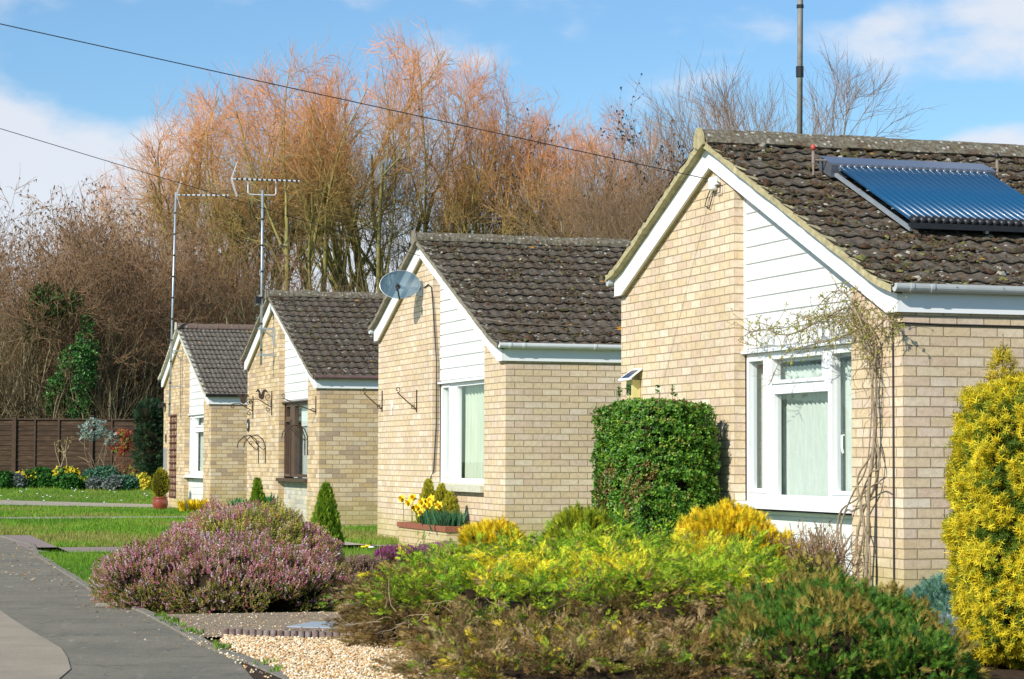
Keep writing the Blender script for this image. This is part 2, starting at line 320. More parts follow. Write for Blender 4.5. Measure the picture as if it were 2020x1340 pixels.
class MB:
    """collects boxes, prisms and tubes into one mesh; uv = metres along the face"""
    def __init__(s): s.v = []; s.f = []; s.uv = []
    def quad(s, a, b, c, d, uv): i = len(s.v); s.v += [a, b, c, d]; s.f.append([i, i+1, i+2, i+3]); s.uv += uv
    def box(s, x0, x1, y0, y1, z0, z1):
        if x0 > x1: x0, x1 = x1, x0
        if y0 > y1: y0, y1 = y1, y0
        s.quad((x0, y0, z0), (x0, y0, z1), (x0, y1, z1), (x0, y1, z0), [(y0, z0), (y0, z1), (y1, z1), (y1, z0)])
        s.quad((x1, y0, z0), (x1, y1, z0), (x1, y1, z1), (x1, y0, z1), [(y0, z0), (y1, z0), (y1, z1), (y0, z1)])
        s.quad((x0, y0, z0), (x1, y0, z0), (x1, y0, z1), (x0, y0, z1), [(x0, z0), (x1, z0), (x1, z1), (x0, z1)])
        s.quad((x0, y1, z0), (x0, y1, z1), (x1, y1, z1), (x1, y1, z0), [(x0, z0), (x0, z1), (x1, z1), (x1, z0)])
        s.quad((x0, y0, z1), (x1, y0, z1), (x1, y1, z1), (x0, y1, z1), [(x0, y0), (x1, y0), (x1, y1), (x0, y1)])
        s.quad((x0, y0, z0), (x0, y1, z0), (x1, y1, z0), (x1, y0, z0), [(x0, y0), (x0, y1), (x1, y1), (x1, y0)])
        return s
    def prism(s, poly, x0, x1):
        """poly of (y,z) extruded along x"""
        n = len(poly); A = sum(poly[i][0]*poly[(i+1) % n][1]-poly[(i+1) % n][0]*poly[i][1] for i in range(n))
        if A < 0: poly = poly[::-1]
        i = len(s.v); s.v += [(x1, y, z) for y, z in poly]; s.f.append(list(range(i, i+n))); s.uv += list(poly)
        i = len(s.v); s.v += [(x0, y, z) for y, z in poly[::-1]]; s.f.append(list(range(i, i+n))); s.uv += list(poly[::-1])
        for k in range(n):
            (a, b), (c, d) = poly[k], poly[(k+1) % n]
            horiz = abs(c-a) > abs(d-b)
            s.quad((x0, a, b), (x0, c, d), (x1, c, d), (x1, a, b), [(x0, b), (x0, d), (x1, d), (x1, b)] if not horiz else [(x0, a), (x0, c), (x1, c), (x1, a)])
        return s
    def tube(s, pts, r, n=8, caps=True):
        pts = [Vector(p) for p in pts]; rr = r if isinstance(r, (list, tuple)) else [r]*len(pts); base = len(s.v)
        up = None
        for i, p in enumerate(pts):
            d = (pts[min(i+1, len(pts)-1)] - pts[max(i-1, 0)]).normalized()
            if up is None: up = d.orthogonal().normalized()
            up = (up - d*up.dot(d)).normalized(); w = d.cross(up)
            for k in range(n):
                a = 2*PI*k/n; s.v.append(tuple(p + (up*math.cos(a) + w*math.sin(a))*rr[i]))
        for i in range(len(pts)-1):
            for k in range(n):
                a = base+i*n+k; b = base+i*n+(k+1) % n; s.f.append([a, b, b+n, a+n]); s.uv += [(0, 0)]*4
        if caps:
            s.f.append([base+k for k in range(n)][::-1]); s.uv += [(0, 0)]*n
            e = base+(len(pts)-1)*n; s.f.append([e+k for k in range(n)]); s.uv += [(0, 0)]*n
        return s
    def lathe(s, prof, cx=0, cy=0, n=20):
        base = len(s.v)
        for r, z in prof:
            for k in range(n): a = 2*PI*k/n; s.v.append((cx+r*math.cos(a), cy+r*math.sin(a), z))
        for i in range(len(prof)-1):
            for k in range(n):
                a = base+i*n+k; b = base+i*n+(k+1) % n; s.f.append([a, b, b+n, a+n]); s.uv += [(0, 0)]*4
        return s
    def build(s, name, mat, parent=None, smooth=False):
        return mk(name, s.v, s.f, mat, parent, None, smooth, s.uv)

def clip_poly(poly, a, b, c):
    """keep a*y+b*z<=c"""
    out = []; n = len(poly)
    for i in range(n):
        p, q = poly[i], poly[(i+1) % n]; dp = a*p[0]+b*p[1]-c; dq = a*q[0]+b*q[1]-c
        if dp <= 0: out.append(p)
        if (dp < 0 < dq) or (dq < 0 < dp): t = dp/(dp-dq); out.append((p[0]+t*(q[0]-p[0]), p[1]+t*(q[1]-p[1])))
    return out

def gz(x, y):
    t = np.clip((np.asarray(y, dtype=float)-50)/8.0, 0, 1); return .40*t*t*(3-2*t)

def sheet(name, poly, z, mat, uvs=False, step=None):
    """flat sheet over polygon [(x,y)], draped when step given (quad strip from 4 corners)"""
    if step is None:
        return mk(name, [(x, y, z) for x, y in poly], [list(range(len(poly)))], mat)
    a, b, c_, d = [np.array(p) for p in poly]; n = step; V = []; F = []
    for i in range(n+1):
        for j in range(5):
            t = i/n; u = j/4; p = (a*(1-t)+b*t)*(1-u) + (d*(1-t)+c_*t)*u; V.append((p[0], p[1], z+float(gz(p[0], p[1]))))
    for i in range(n):
        for j in range(4): k = i*5+j; F.append([k, k+5, k+6, k+1])
    return mk(name, V, F, mat)

# ------------------------------------------------------------------ foliage helpers
def unit(v): return v/np.maximum(np.linalg.norm(v, axis=-1, keepdims=True), 1e-9)
def frames(axis, rng):
    z = unit(axis); r = rng.normal(size=z.shape); x = unit(r - (r*z).sum(-1, keepdims=True)*z); y = np.cross(z, x)
    return np.stack([x, y, z], axis=-1)
def scatter(T, P, Rm, Sc, col, tvar=None):
    """T (K,3) triangles soup verts; returns V,F,col"""
    K = len(T); N = len(P)
    V = np.einsum('nij,kj->nki', Rm, T)*Sc[:, None, None] + P[:, None, :]
    c = np.repeat(col[:, None, :], K, axis=1)
    if tvar is not None: c = c*tvar[None, :, None]
    return V.reshape(-1, 3), np.arange(N*K).reshape(-1, 3), np.clip(c.reshape(-1, 3), 0, 1)
def t_spray(rng, n=5, w=.34):
    T = []
    for i in range(n):
        z0 = i/n*.75
        for s in (-1, 1):
            l = w*(1-.5*i/n)*rng.uniform(.75, 1.25); yy = rng.uniform(-.14, .14)
            T += [(0, 0, z0-.03), (0, 0, z0+.10), (s*l, yy, z0+.12+l*.9)]
    T += [(-.03, 0, .68), (.03, 0, .68), (0, 0, 1.08)]
    return np.array(T)
def t_needles(rng, n=12, w=.07, l=.55):
    T = []
    for i in range(n):
        a = i*2.4; z0 = .05+.7*i/n; d = np.array([math.cos(a), math.sin(a), .55]); d /= np.linalg.norm(d); p = np.array([-math.sin(a), math.cos(a), 0])*w
        b = np.array([0, 0, z0]); ll = l*rng.uniform(.8, 1.1)
        T += [b-p*.7, b+p*.7, b+d*ll*.6+p]; T += [b-p*.7, b+d*ll*.6+p, b+d*ll]; 
    return np.array(T)
def t_leaves(rng, n=4, l=.8, w=.26):
    T = []
    for i in range(n):
        a = i*2.4+rng.uniform(-.3, .3); d = np.array([math.cos(a), math.sin(a), rng.uniform(.3, 1.0)]); d /= np.linalg.norm(d)
        p = np.cross(d, [0, 0, 1.]); p /= np.linalg.norm(p); b = np.array([0, 0, .15*i]); up = np.cross(p, d)*.05
        T += [b, b+d*l*.5+p*w+up, b+d*l, b, b+d*l, b+d*l*.5-p*w+up]
    return np.array(T)
def t_blades(rng, n=5, w=.05, droop=.3):
    T = []
    for i in range(n):
        a = rng.uniform(0, 2*PI); d = np.array([math.cos(a), math.sin(a), 0])*rng.uniform(.05, droop); p = np.array([-math.sin(a), math.cos(a), 0])*w
        b = np.array([rng.uniform(-.06, .06), rng.uniform(-.06, .06), 0]); t1 = b+d*.4+np.array([0, 0, .6]); t2 = b+d+np.array([0, 0, rng.uniform(.8, 1.05)])
        T += [b-p, b+p, t1+p*.8, b-p, t1+p*.8, t1-p*.8, t1-p*.8, t1+p*.8, t2]
    return np.array(T)

class Lump:
    def __init__(s, rng, wl=.25, n=14):
        s.k = unit(rng.normal(size=(n, 3)))*(2*PI/(wl*rng.uniform(.6, 1.8, size=(n, 1)))); s.p = rng.uniform(0, 2*PI, n); s.n = n
    def __call__(s, P): return np.sin(P@s.k.T + s.p).sum(1)/math.sqrt(s.n)*1.0   # ~N(0,.7)

def bush(name, parent, blobs, n, T, size, colfn, mat, seed=0, wl=.25, amp=.10, up=.5, jit=.5, cut=-1.1, depth=.16, zmin=0.0, core=.86, part='foliage', corename='inner_twigs', pw=1.0, zflat=None, boxy=0):
    """blobs: (cx,cy,cz,rx,ry,rz); local coordinates of parent"""
    rng = np.random.default_rng(seed); L = Lump(rng, wl)
    B = np.array(blobs, dtype=float); area = (B[:, 3]*B[:, 4]+B[:, 3]*B[:, 5]+B[:, 4]*B[:, 5]); area = area/area.sum()
    k = rng.choice(len(B), size=int(n*1.9), p=area); b = B[k]
    d = unit(rng.normal(size=(len(k), 3)))
    if boxy: 
        mxx = np.abs(d).max(1, keepdims=True); d2 = d/mxx; dd = d*(1-boxy)+d2*boxy*.86
    else: dd = d
    lum = L(b[:, :3]+dd*b[:, 3:])
    lum2 = lum
    rad = 1 - depth*rng.random(len(k))**1.5 + amp*lum2
    P = b[:, :3]+dd*b[:, 3:]*rad[:, None]
    ok = (P[:, 2] > zmin) & (lum > cut + rng.normal(0, .15, len(k)))
    for j in range(len(B)):
        q = (P-B[j, :3])/B[j, 3:]; ins = (np.abs(q).max(1) if boxy > .5 else np.linalg.norm(q, axis=1)) < .82
        ok &= ~(ins & (k != j))
    P = P[ok][:n]; d = d[ok][:n]; lum = lum[ok][:n]; kk = k[ok][:n]
    nor = unit(d/B[kk, 3:]); ax = nor*pw + np.array([0, 0, up]) + rng.normal(0, jit, P.shape)
    Sc = size*rng.uniform(.65, 1.35, len(P))
    if not isinstance(T, list): T = [T]
    Vs, Fs, Cs = [], [], []; off = 0; col = colfn(P, nor, lum, rng)
    which = rng.integers(0, len(T), len(P))
    for t in range(len(T)):
        s_ = which == t
        V, F, c = scatter(T[t], P[s_], frames(ax[s_], rng), Sc[s_], col[s_], np.tile(rng.uniform(.85, 1.15, len(T[t])//3), (3, 1)).T.ravel())
        Vs.append(V); Fs.append(F+off); Cs.append(c); off += len(V)
    o = mk(part, np.vstack(Vs), np.vstack(Fs), mat, parent, np.vstack(Cs))
    if core:
        V, F = [], []
        nu, nv = 18, 12
        for (cx, cyy, cz, rx, ry, rz) in blobs:
            th = np.linspace(0, PI, nv+1)[None, :]; ph = np.linspace(0, 2*PI, nu, endpoint=False)[:, None]
            D = np.stack([np.sin(th)*np.cos(ph), np.sin(th)*np.sin(ph), np.cos(th)+0*ph], -1).reshape(-1, 3)
            if boxy: D = D*(1-boxy)+D/np.abs(D).max(1, keepdims=True)*boxy*.86
            pp = np.array([cx, cyy, cz])+D*np.array([rx, ry, rz]); 
            pp = np.array([cx, cyy, cz])+D*np.array([rx, ry, rz])*(core+amp*.8*L(pp))[:, None]; pp[:, 2] = np.maximum(pp[:, 2], zmin-.05)
            o0 = sum(len(x) for x in V); V.append(pp)
            for i in range(nu):
                for j in range(nv): a = o0+i*(nv+1)+j; b_ = o0+((i+1) % nu)*(nv+1)+j; F.append([a, a+1, b_+1, b_])
        mk(corename, np.vstack(V), np.array(F), M['inner'], parent, smooth=True)
    return o

def pal(cols, w=None, var=.15):
    cols = np.array(cols, dtype=float)
    def f(P, nor, lum, rng):
        k = rng.choice(len(cols), size=len(P), p=w); return cols[k]*rng.uniform(1-var, 1+var, (len(P), 1))
    return f

# ------------------------------------------------------------------ tree skeletons
def tubes_np(brs, sides, colf, rng):
    """brs list of (pts (n,3), r0, r1) with same n"""
    P = np.array([b[0] for b in brs]); r0 = np.array([b[1] for b in brs]); r1 = np.array([b[2] for b in brs]); B, n, _ = P.shape
    d = np.empty_like(P); d[:, 1:-1] = P[:, 2:]-P[:, :-2]; d[:, 0] = P[:, 1]-P[:, 0]; d[:, -1] = P[:, -1]-P[:, -2]; d = unit(d)
    ref = np.where(np.abs(d[:, :1, 2:3]) > .9, np.array([1., 0, 0]), np.array([0, 0, 1.])); ref = np.broadcast_to(ref, d.shape)
    x = unit(np.cross(d, ref)); y = np.cross(d, x); t = np.linspace(0, 1, n)[None, :]; rr = r0[:, None]*(1-t)+r1[:, None]*t
    a = np.arange(sides)*2*PI/sides
    V = P[:, :, None, :] + rr[:, :, None, None]*(x[:, :, None, :]*np.cos(a)[None, None, :, None] + y[:, :, None, :]*np.sin(a)[None, None, :, None])
    idx = np.arange(B*n*sides).reshape(B, n, sides); A = idx[:, :-1, :]; Bq = np.roll(A, -1, axis=2); Cq = np.roll(idx[:, 1:, :], -1, axis=2); Dq = idx[:, 1:, :]
    F = np.stack([A, Bq, Cq, Dq], -1).reshape(-1, 4)
    cb = colf(P, rng); c = np.repeat(cb[:, :, None, :], sides, axis=2).reshape(-1, 3)
    return V.reshape(-1, 3), F, c

def grow(seed, H, stems, lean, spec, r0=.14, base_r=.4, up0=.10, shape=None):
    """spec: per level dict(n, ratio, ang, up, wob, seg, t0)"""
    rng = np.random.default_rng(seed); out = [[] for _ in range(len(spec)+1)]
    ez, ex, er = shape[0]*H, shape[1]*H, shape[2]*H; ph = rng.uniform(0, 6.28, 4)
    def reach(p, d):
        az_ = math.atan2(d[1], d[0]); f = 1+.10*math.sin(3*az_+ph[0])+.08*math.sin(5*az_+ph[1]+4*d[2])+rng.normal(0, .05)
        a_ = np.array([ex*f, ex*f, er*f]); q = (p-np.array([0, 0, ez]))/a_; w = d/a_; A = w@w; B = q@w; C_ = q@q-1; dd = B*B-A*C_
        if dd <= 0: return -1
        return (-B+math.sqrt(dd))/A
    def br(p, d, L, r, lv):
        s = spec[lv-1] if lv else None
        seg = s['seg'] if s else 9; wob = s['wob'] if s else .09; upb = s['up'] if s else up0
        pts = [p]; step = L/seg
        nz_ = rng.normal(0, wob, (seg, 3))
        for i in range(seg):
            d = d+nz_[i]; d = d+np.array([0, 0, upb]); d = d/math.sqrt(d@d); p = p+d*step; pts.append(p)
        pts = np.array(pts); out[lv].append((pts, r, r*(.3 if lv < len(spec) else .4)))
        if lv < len(spec):
            c = spec[lv]; n = max(1, int(c['n']*rng.uniform(.75, 1.3)))
            for k in range(n):
                t = c['t0']+(1-c['t0'])*((k+rng.random())/n); f = t*seg; i = min(int(f), seg-1); q = pts[i]+(pts[i+1]-pts[i])*(f-i)
                dd = pts[i+1]-pts[i]; dd = dd/math.sqrt(dd@dd); o = rng.normal(size=3); o = o-dd*(o@dd); o /= math.sqrt(o@o)
                an = c['ang']*rng.uniform(.6, 1.35); nd = dd*math.cos(an)+o*math.sin(an)
                if lv >= 1 and shape[3] and rng.random() > (q[2]/H-shape[3])/.20+.20: continue
                rc = reach(q, nd)
                if rc < 0: continue
                Lc = max(min(c['ratio']*H*rng.uniform(.6, 1.25), rc*rng.uniform(.82, 1.02)), .30)
                br(q, nd, Lc, max(r*(1-.7*t)*c.get('rr', .6), .007), lv+1)
    for k in range(stems):
        a = 2*PI*(k+rng.random()*.7)/stems; l = lean*rng.uniform(.25, 1.15) if stems > 1 else lean*rng.uniform(0, .4)
        p = np.array([math.cos(a)*base_r*rng.random(), math.sin(a)*base_r*rng.random(), -.1]); d = np.array([math.cos(a)*math.sin(l), math.sin(a)*math.sin(l), math.cos(l)])
        rc = reach(p, d); br(p, d, (rc if rc > 0 else .6*H)*rng.uniform(.70, .88), r0*rng.uniform(.7, 1.15), 0)
    return out, rng

def tree_mesh(kind, seed, H, **kw):
    K = TREES[kind]
    br, rng = grow(seed, H, K['stems'], K['lean'], K['spec'], K['r0'], K['base'], K['up0'], K['env'])
    def colf(c0, c1, z0, z1, var=.18):
        c0 = np.array(c0); c1 = np.array(c1)
        def f(P, rng):
            t = np.clip((P[:, :, 2:3]-z0)/(z1-z0), 0, 1)+rng.normal(0, .12, (len(P), 1, 1)); t = np.clip(t, 0, 1); return (c0*(1-t)+c1*t)*rng.uniform(1-var, 1+var, (len(P), 1, 1))
        return f
    nl = len(br); V, F, Cc = [], [], []; off = 0; lo = []
    for lv in range(nl):
        sides = 6 if lv == 0 else (4 if lv < 2 else 3)
        c0, c1 = K['bark'] if lv <= K['blv'] else K['tip']
        v, f, c = tubes_np(br[lv], sides, colf(c0, c1, K['z0']*H, K['z1']*H), rng); lo.append((v, f, c))
    def cat(L_):
        o = 0; vs, fs, cs = [], [], []
        for v, f, c in L_: vs.append(v); fs.append(f+o); cs.append(c); o += len(v)
        return np.vstack(vs), np.vstack(fs), np.vstack(cs)
    sp = K['blv']+1
    trunk = cat(lo[:sp]); crown = cat(lo[sp:])
    extra = None
    if K.get('catkin'):
        cn, cs, cc = K['catkin']; ends = np.vstack([b[0][-1] for b in br[-1]]+[b[0][1] for b in br[-1]]); ends = ends[rng.integers(0, len(ends), cn)]
        T = np.array([(-.25, 0, 0), (.25, 0, 0), (0, .1, -1), (0, -.25, 0), (0, .25, 0), (.1, 0, -1)], dtype=float)
        ax = rng.normal(0, K.get('cj', .3), (cn, 3))+np.array([0, 0, 1]); cl = np.array(cc)[rng.integers(0, len(cc), cn)]*rng.uniform(.7, 1.2, (cn, 1))
        extra = scatter(T, ends, frames(ax, rng), cs*rng.uniform(.6, 1.3, cn), cl)
    return trunk, crown, extra

def make_tree(name, kind, seed, H, loc, label, group, rz=0, crown_name='crown'):
    tr_, cr, ex = tree_mesh(kind, seed, H)
    t = thing(name, label, 'tree', loc, rz, group)
    mk('trunk', *tr_[:2], M['twig'], t, tr_[2], smooth=True)
    co = mk(crown_name, *cr[:2], M['twig'], t, cr[2])
    if ex is not None: mk('catkins', *ex[:2], M['leaf'], t, ex[2])
    return t

# ------------------------------------------------------------------ the setting: ground, paths, road
ug = np.array([-sy_, cy_])            # direction along the row of fronts (away)
vg = np.array([cy_, sy_])             # direction away from the road
def LW(h, v, u, z=0.0):
    X0, Y0, Z0 = HO[h]; return (X0+v*cy_-u*sy_, Y0+v*sy_+u*cy_, z+Z0)
HO = [(2.89, 17.146, 0.0), (-.07, 27.024, .05), (-3.097, 37.416, .04), (-6.071, 46.918, .0)]

xs = np.concatenate([np.linspace(-300, -24, 14), np.linspace(-20, 14, 60), np.linspace(18, 300, 14)]); ys = np.concatenate([np.linspace(-60, 6, 8), np.linspace(8, 62, 90), np.linspace(68, 900, 20)])
V = np.array([(x, y, -.012+gz(x, y)) for x in xs for y in ys]); ny = len(ys)
F = np.array([[i*ny+j, (i+1)*ny+j, (i+1)*ny+j+1, i*ny+j+1] for i in range(len(xs)-1) for j in range(ny-1)])
tag(mk('ground', V, F, M['rough']), kind='structure')
# lawn follows the same terrain, 8 mm above
def road_x(y): return np.interp(y, [-40, 11.8, 13.7, 16.33, 19.4, 26.2, 29.5, 32.3, 40, 52, 60, 90], [15.4, -1.2, -1.81, -2.55, -3.5, -5.35, -6.1, -7.1, -10.2, -17.5, -24, -55])
yy = np.linspace(17.0, 62, 110); V = []; F = []
for i, y in enumerate(yy):
    x0 = road_x(y)+.02; x1 = 26
    for j in range(14): x = x0+(x1-x0)*(j/13)**1.6; V.append((x, y, -.002+gz(x, y)))
for i in range(len(yy)-1):
    for j in range(13): a = i*14+j; F.append([a, a+1, a+15, a+14])
tag(mk('lawn', V, F, M['lawn']), kind='structure')
# footway and road
yy = np.linspace(-40, 60, 160)
V = []; F = []
for i, y in enumerate(yy):
    V += [(road_x(y), y, .006+gz(0, y)), (road_x(y)-6.5, y, .006+gz(0, y))]
for i in range(len(yy)-1): F.append([2*i, 2*i+1, 2*i+3, 2*i+2])
tag(mk('pavement', V, F, M['tarmac']), kind='structure')
pts = [(-2.3, 9.0), (-2.18, 10.6), (-2.22, 11.4), (-2.28, 12.1), (-2.43, 12.8), (-2.58, 13.4), (-2.78, 14.0), (-3.05, 14.8), (-3.36, 15.75), (-3.75, 17.0), (-4.6, 19.6), (-6.0, 23.5), (-9.8, 34), (-40, 34), (-40, 9.0)]
tag(mk('road', [(x, y, .011) for x, y in pts][::-1], [list(range(len(pts)))], M['road']), kind='structure')
# kerb edging strip between footway and gardens
V = []; F = []; yy = np.linspace(9, 40, 80)
rk = np.random.default_rng(5)
for i, y in enumerate(yy):
    x = float(road_x(y)); j = .004*rk.normal()
    V += [(x-.005, y, .0), (x-.005, y, .022+j), (x+.05, y+.015, .024+j), (x+.055, y+.015, -.01)]
for i in range(len(yy)-1):
    for j in range(3): a = i*4+j; F.append([a, a+1, a+5, a+4])
tag(mk('kerb', V, F, M['kerb']), kind='structure')
# concrete drive, gravel bed base, garden paths
tag(sheet('driveway', [(-1.95, 14.32), (-2.52, 16.35), (-1.6, 16.62), (2.2, 17.6), (2.6, 15.6), (-.6, 14.6), (-1.2, 14.36)], .008, M['drive']), kind='structure')
tag(sheet('garden_bed', [(-.9, 9.6), (-1.72, 13.9), (-1.76, 14.30), (-.6, 14.4), (2.7, 15.9), (2.6, 17.05), (5.5, 17.9), (7.0, 9.6)], .012, M['soil']), kind='structure')
def path(name, a, b, c_, d, mat, n=14): return tag(sheet(name, [a, b, c_, d], .010, mat, step=n), kind='structure')
path('garden_path', (-5.9, 28.4), (-.2, 30.2), (0.2, 28.9), (-5.3, 26.9), M['slab_pink'])
path('garden_path', (-9.6, 42.9), (-4.6, 44.6), (-4.3, 43.3), (-9.2, 41.5), M['slab'])
path('garden_path', (-12.6, 53.3), (-6.2, 51.6), (-6.1, 50.6), (-12.5, 52.0), M['slab'])
path('kerb_paving', (-7.25, 32.9), (-5.53, 27.0), (-5.12, 27.0), (-6.8, 32.9), M['slab_pink'])
path('wall_path', (-3.9, 33.6), (-3.0, 33.3), (-1.4, 28.4), (-2.0, 28.2), M['slab'])

# ------------------------------------------------------------------ houses
SL = .435; TH = math.atan(SL); AP = 3.62
def zt(u): return 3.96-SL*abs(u-AP)

def tiles(name, mat, parent, side, L, pitch, seed, v0=-.13):
    """one pitch of interlocking tiles, stepped courses and rolls"""
    rng = np.random.default_rng(seed); ct, st = math.cos(TH), math.sin(TH)
    u_e = -.09 if side > 0 else 6.12; slen = abs(AP-u_e)/ct; nc = int(round(slen/.268)); g = slen/nc
    x = np.arange(v0, L, pitch/8); h = (.019 if pitch > .12 else .016)*(.5+.5*np.cos(2*PI*(x-v0)/pitch))**1.4
    tid = np.floor((x-v0)/(pitch*2)).astype(int); V = []; F = []; n = len(x)
    for k in range(nc):
        jt = rng.normal(0, .003, tid.max()+2)[tid]; js = rng.normal(0, .006, tid.max()+2)[tid]
        s0 = k*g+js; s1 = np.full(n, (k+1)*g+.02)
        rows = [(s0+.03, .000+h*.9), (s0, .009+h+jt), (s0, .026+h+jt), (s1, .000+h*.95)]
        for s, hh in rows:
            s = np.minimum(s, slen); fl = .05*np.clip(1-s/.42, 0, 1)**1.5
            u = (u_e+s*ct if side > 0 else u_e-s*ct) - side*hh*st; z = zt(0)-SL*(0) if False else None
            z = 3.96-SL*abs(AP-u_e)+s*st + hh*ct - .03 + fl
            V.append(np.stack([x, u, z], 1))
        for r in range(3):
            b = (k*4+r)*n; a = b+np.arange(n-1)
            q = np.stack([a, a+1, a+n+1, a+n], 1); F.append(q if side < 0 else q[:, ::-1])
    return mk(name, np.vstack(V), np.vstack(F), mat, parent)

def on_roof(v, s, side, off=0.0):
    ct, st = math.cos(TH), math.sin(TH); u_e = -.09 if side > 0 else 6.12
    u = (u_e+s*ct if side > 0 else u_e-s*ct) - side*off*st; z = 3.96-SL*abs(AP-u_e)+s*st+off*ct-.03+.05*np.clip(1-s/.42, 0, 1)**1.5
    return np.stack([v, u, z], -1)

def moss(parent, n, vmax, seed, big=1.0):
    rng = np.random.default_rng(seed); T = []
    for i in range(6):
        a, b = i*PI/3, (i+1)*PI/3; p = lambda t, r, z: (r*math.cos(t), r*math.sin(t), z)
        T += [p(a, 1, -.2), p(b, 1, -.2), p(b, .6, .55), p(a, 1, -.2), p(b, .6, .55), p(a, .6, .55), p(a, .6, .55), p(b, .6, .55), (0, 0, .8)]
    T = np.array(T)*np.array([1, 1, .55]); v = rng.uniform(-.1, vmax, n); k = rng.integers(0, 15, n); s = k*.27+np.abs(rng.normal(0, .06, n))
    s = np.where(rng.random(n) < .45, rng.uniform(0, 4.0, n), s); pt = np.sin(v*5.1+1)*np.sin(s*3.7+v)+.6*np.sin(v*13+s*4)*np.sin(s*9-v*3); w = rng.random(n) < np.clip(.45+.5*pt, .05, 1); v, s = v[w], s[w]
    s = np.clip(s, 0, 3.95); P = on_roof(v, s, 1, .030); z = np.zeros_like(P)+np.array([0, -math.sin(TH), math.cos(TH)])
    sc = big*rng.gamma(2.2, .009, len(P))+.006
    cols = np.array([(.075, .045, .028), (.07, .052, .032), (.10, .065, .036), (.09, .085, .035), (.05, .043, .03), (.15, .14, .05), (.30, .28, .22)]); c = cols[rng.choice(7, len(P), p=[.28, .22, .16, .13, .11, .04, .06])]*rng.uniform(.7, 1.3, (len(P), 1))
    Vs, Fs, Cs, off = [], [], [], 0; wh = rng.integers(0, 5, len(P))
    for q in range(5):
        ky = {}; Tq = np.array([t_*ky.setdefault(tuple(np.round(t_, 3)), rng.uniform(.55, 1.35, 3)) for t_ in T])*np.array([rng.uniform(.8, 1.6), 1, 1])
        m_ = wh == q; V, F, cc = scatter(Tq, P[m_], frames(z[m_]+rng.normal(0, .18, (m_.sum(), 3)), rng), sc[m_], c[m_], np.tile(rng.uniform(.75, 1.25, len(T)//3), (3, 1)).T.ravel()); Vs.append(V); Fs.append(F+off); Cs.append(cc); off += len(V)
    return tag(mk('moss', np.vstack(Vs), np.vstack(Fs), M['moss'], parent, np.vstack(Cs)), kind='stuff')

def frame_mesh(u0, u1, z0, z1, panes, va, vb, mat, parent, rims=()):
    us = sorted(set([u0, u1]+[p[0] for p in panes]+[p[1] for p in panes])); zs = sorted(set([z0, z1]+[p[2] for p in panes]+[p[3] for p in panes])); mb = MB()
    for i in range(len(us)-1):
        for j in range(len(zs)-1):
            cu, cz = (us[i]+us[i+1])/2, (zs[j]+zs[j+1])/2
            if any(p[0] < cu < p[1] and p[2] < cz < p[3] for p in panes): continue
            mb.box(va, vb, us[i], us[i+1], zs[j], zs[j+1])
    for (a, b, c, d, w) in rims:   # raised sash around an opening pane
        va2 = va-.014
        mb.box(va2, va-.001, a-w, b+w, d, d+w); mb.box(va2, va-.001, a-w, b+w, c-w, c); mb.box(va2, va-.001, a-w, a, c, d); mb.box(va2, va-.001, b, b+w, c, d)
    return mb.build('frame', mat, parent)

def wave_sheet(name, mat, parent, u0, u1, z0, z1, v, amp, wl, seed=0, teeth=None):
    rng = np.random.default_rng(seed); n = max(8, int((u1-u0)/.012)); V = []; F = []; zz = np.linspace(z0, z1, 6)
    for i in range(n+1):
        u = u0+(u1-u0)*i/n; ph = u/wl*2*PI+math.sin(u*7+seed)*1.2
        for z in zz: V.append((v+amp*math.sin(ph)*(1+.1*math.sin(z*3)), u, z))
    for i in range(n):
        for j in range(5): a = i*6+j; F.append([a, a+6, a+7, a+1])
    return mk(name, V, F, mat, parent, smooth=True)

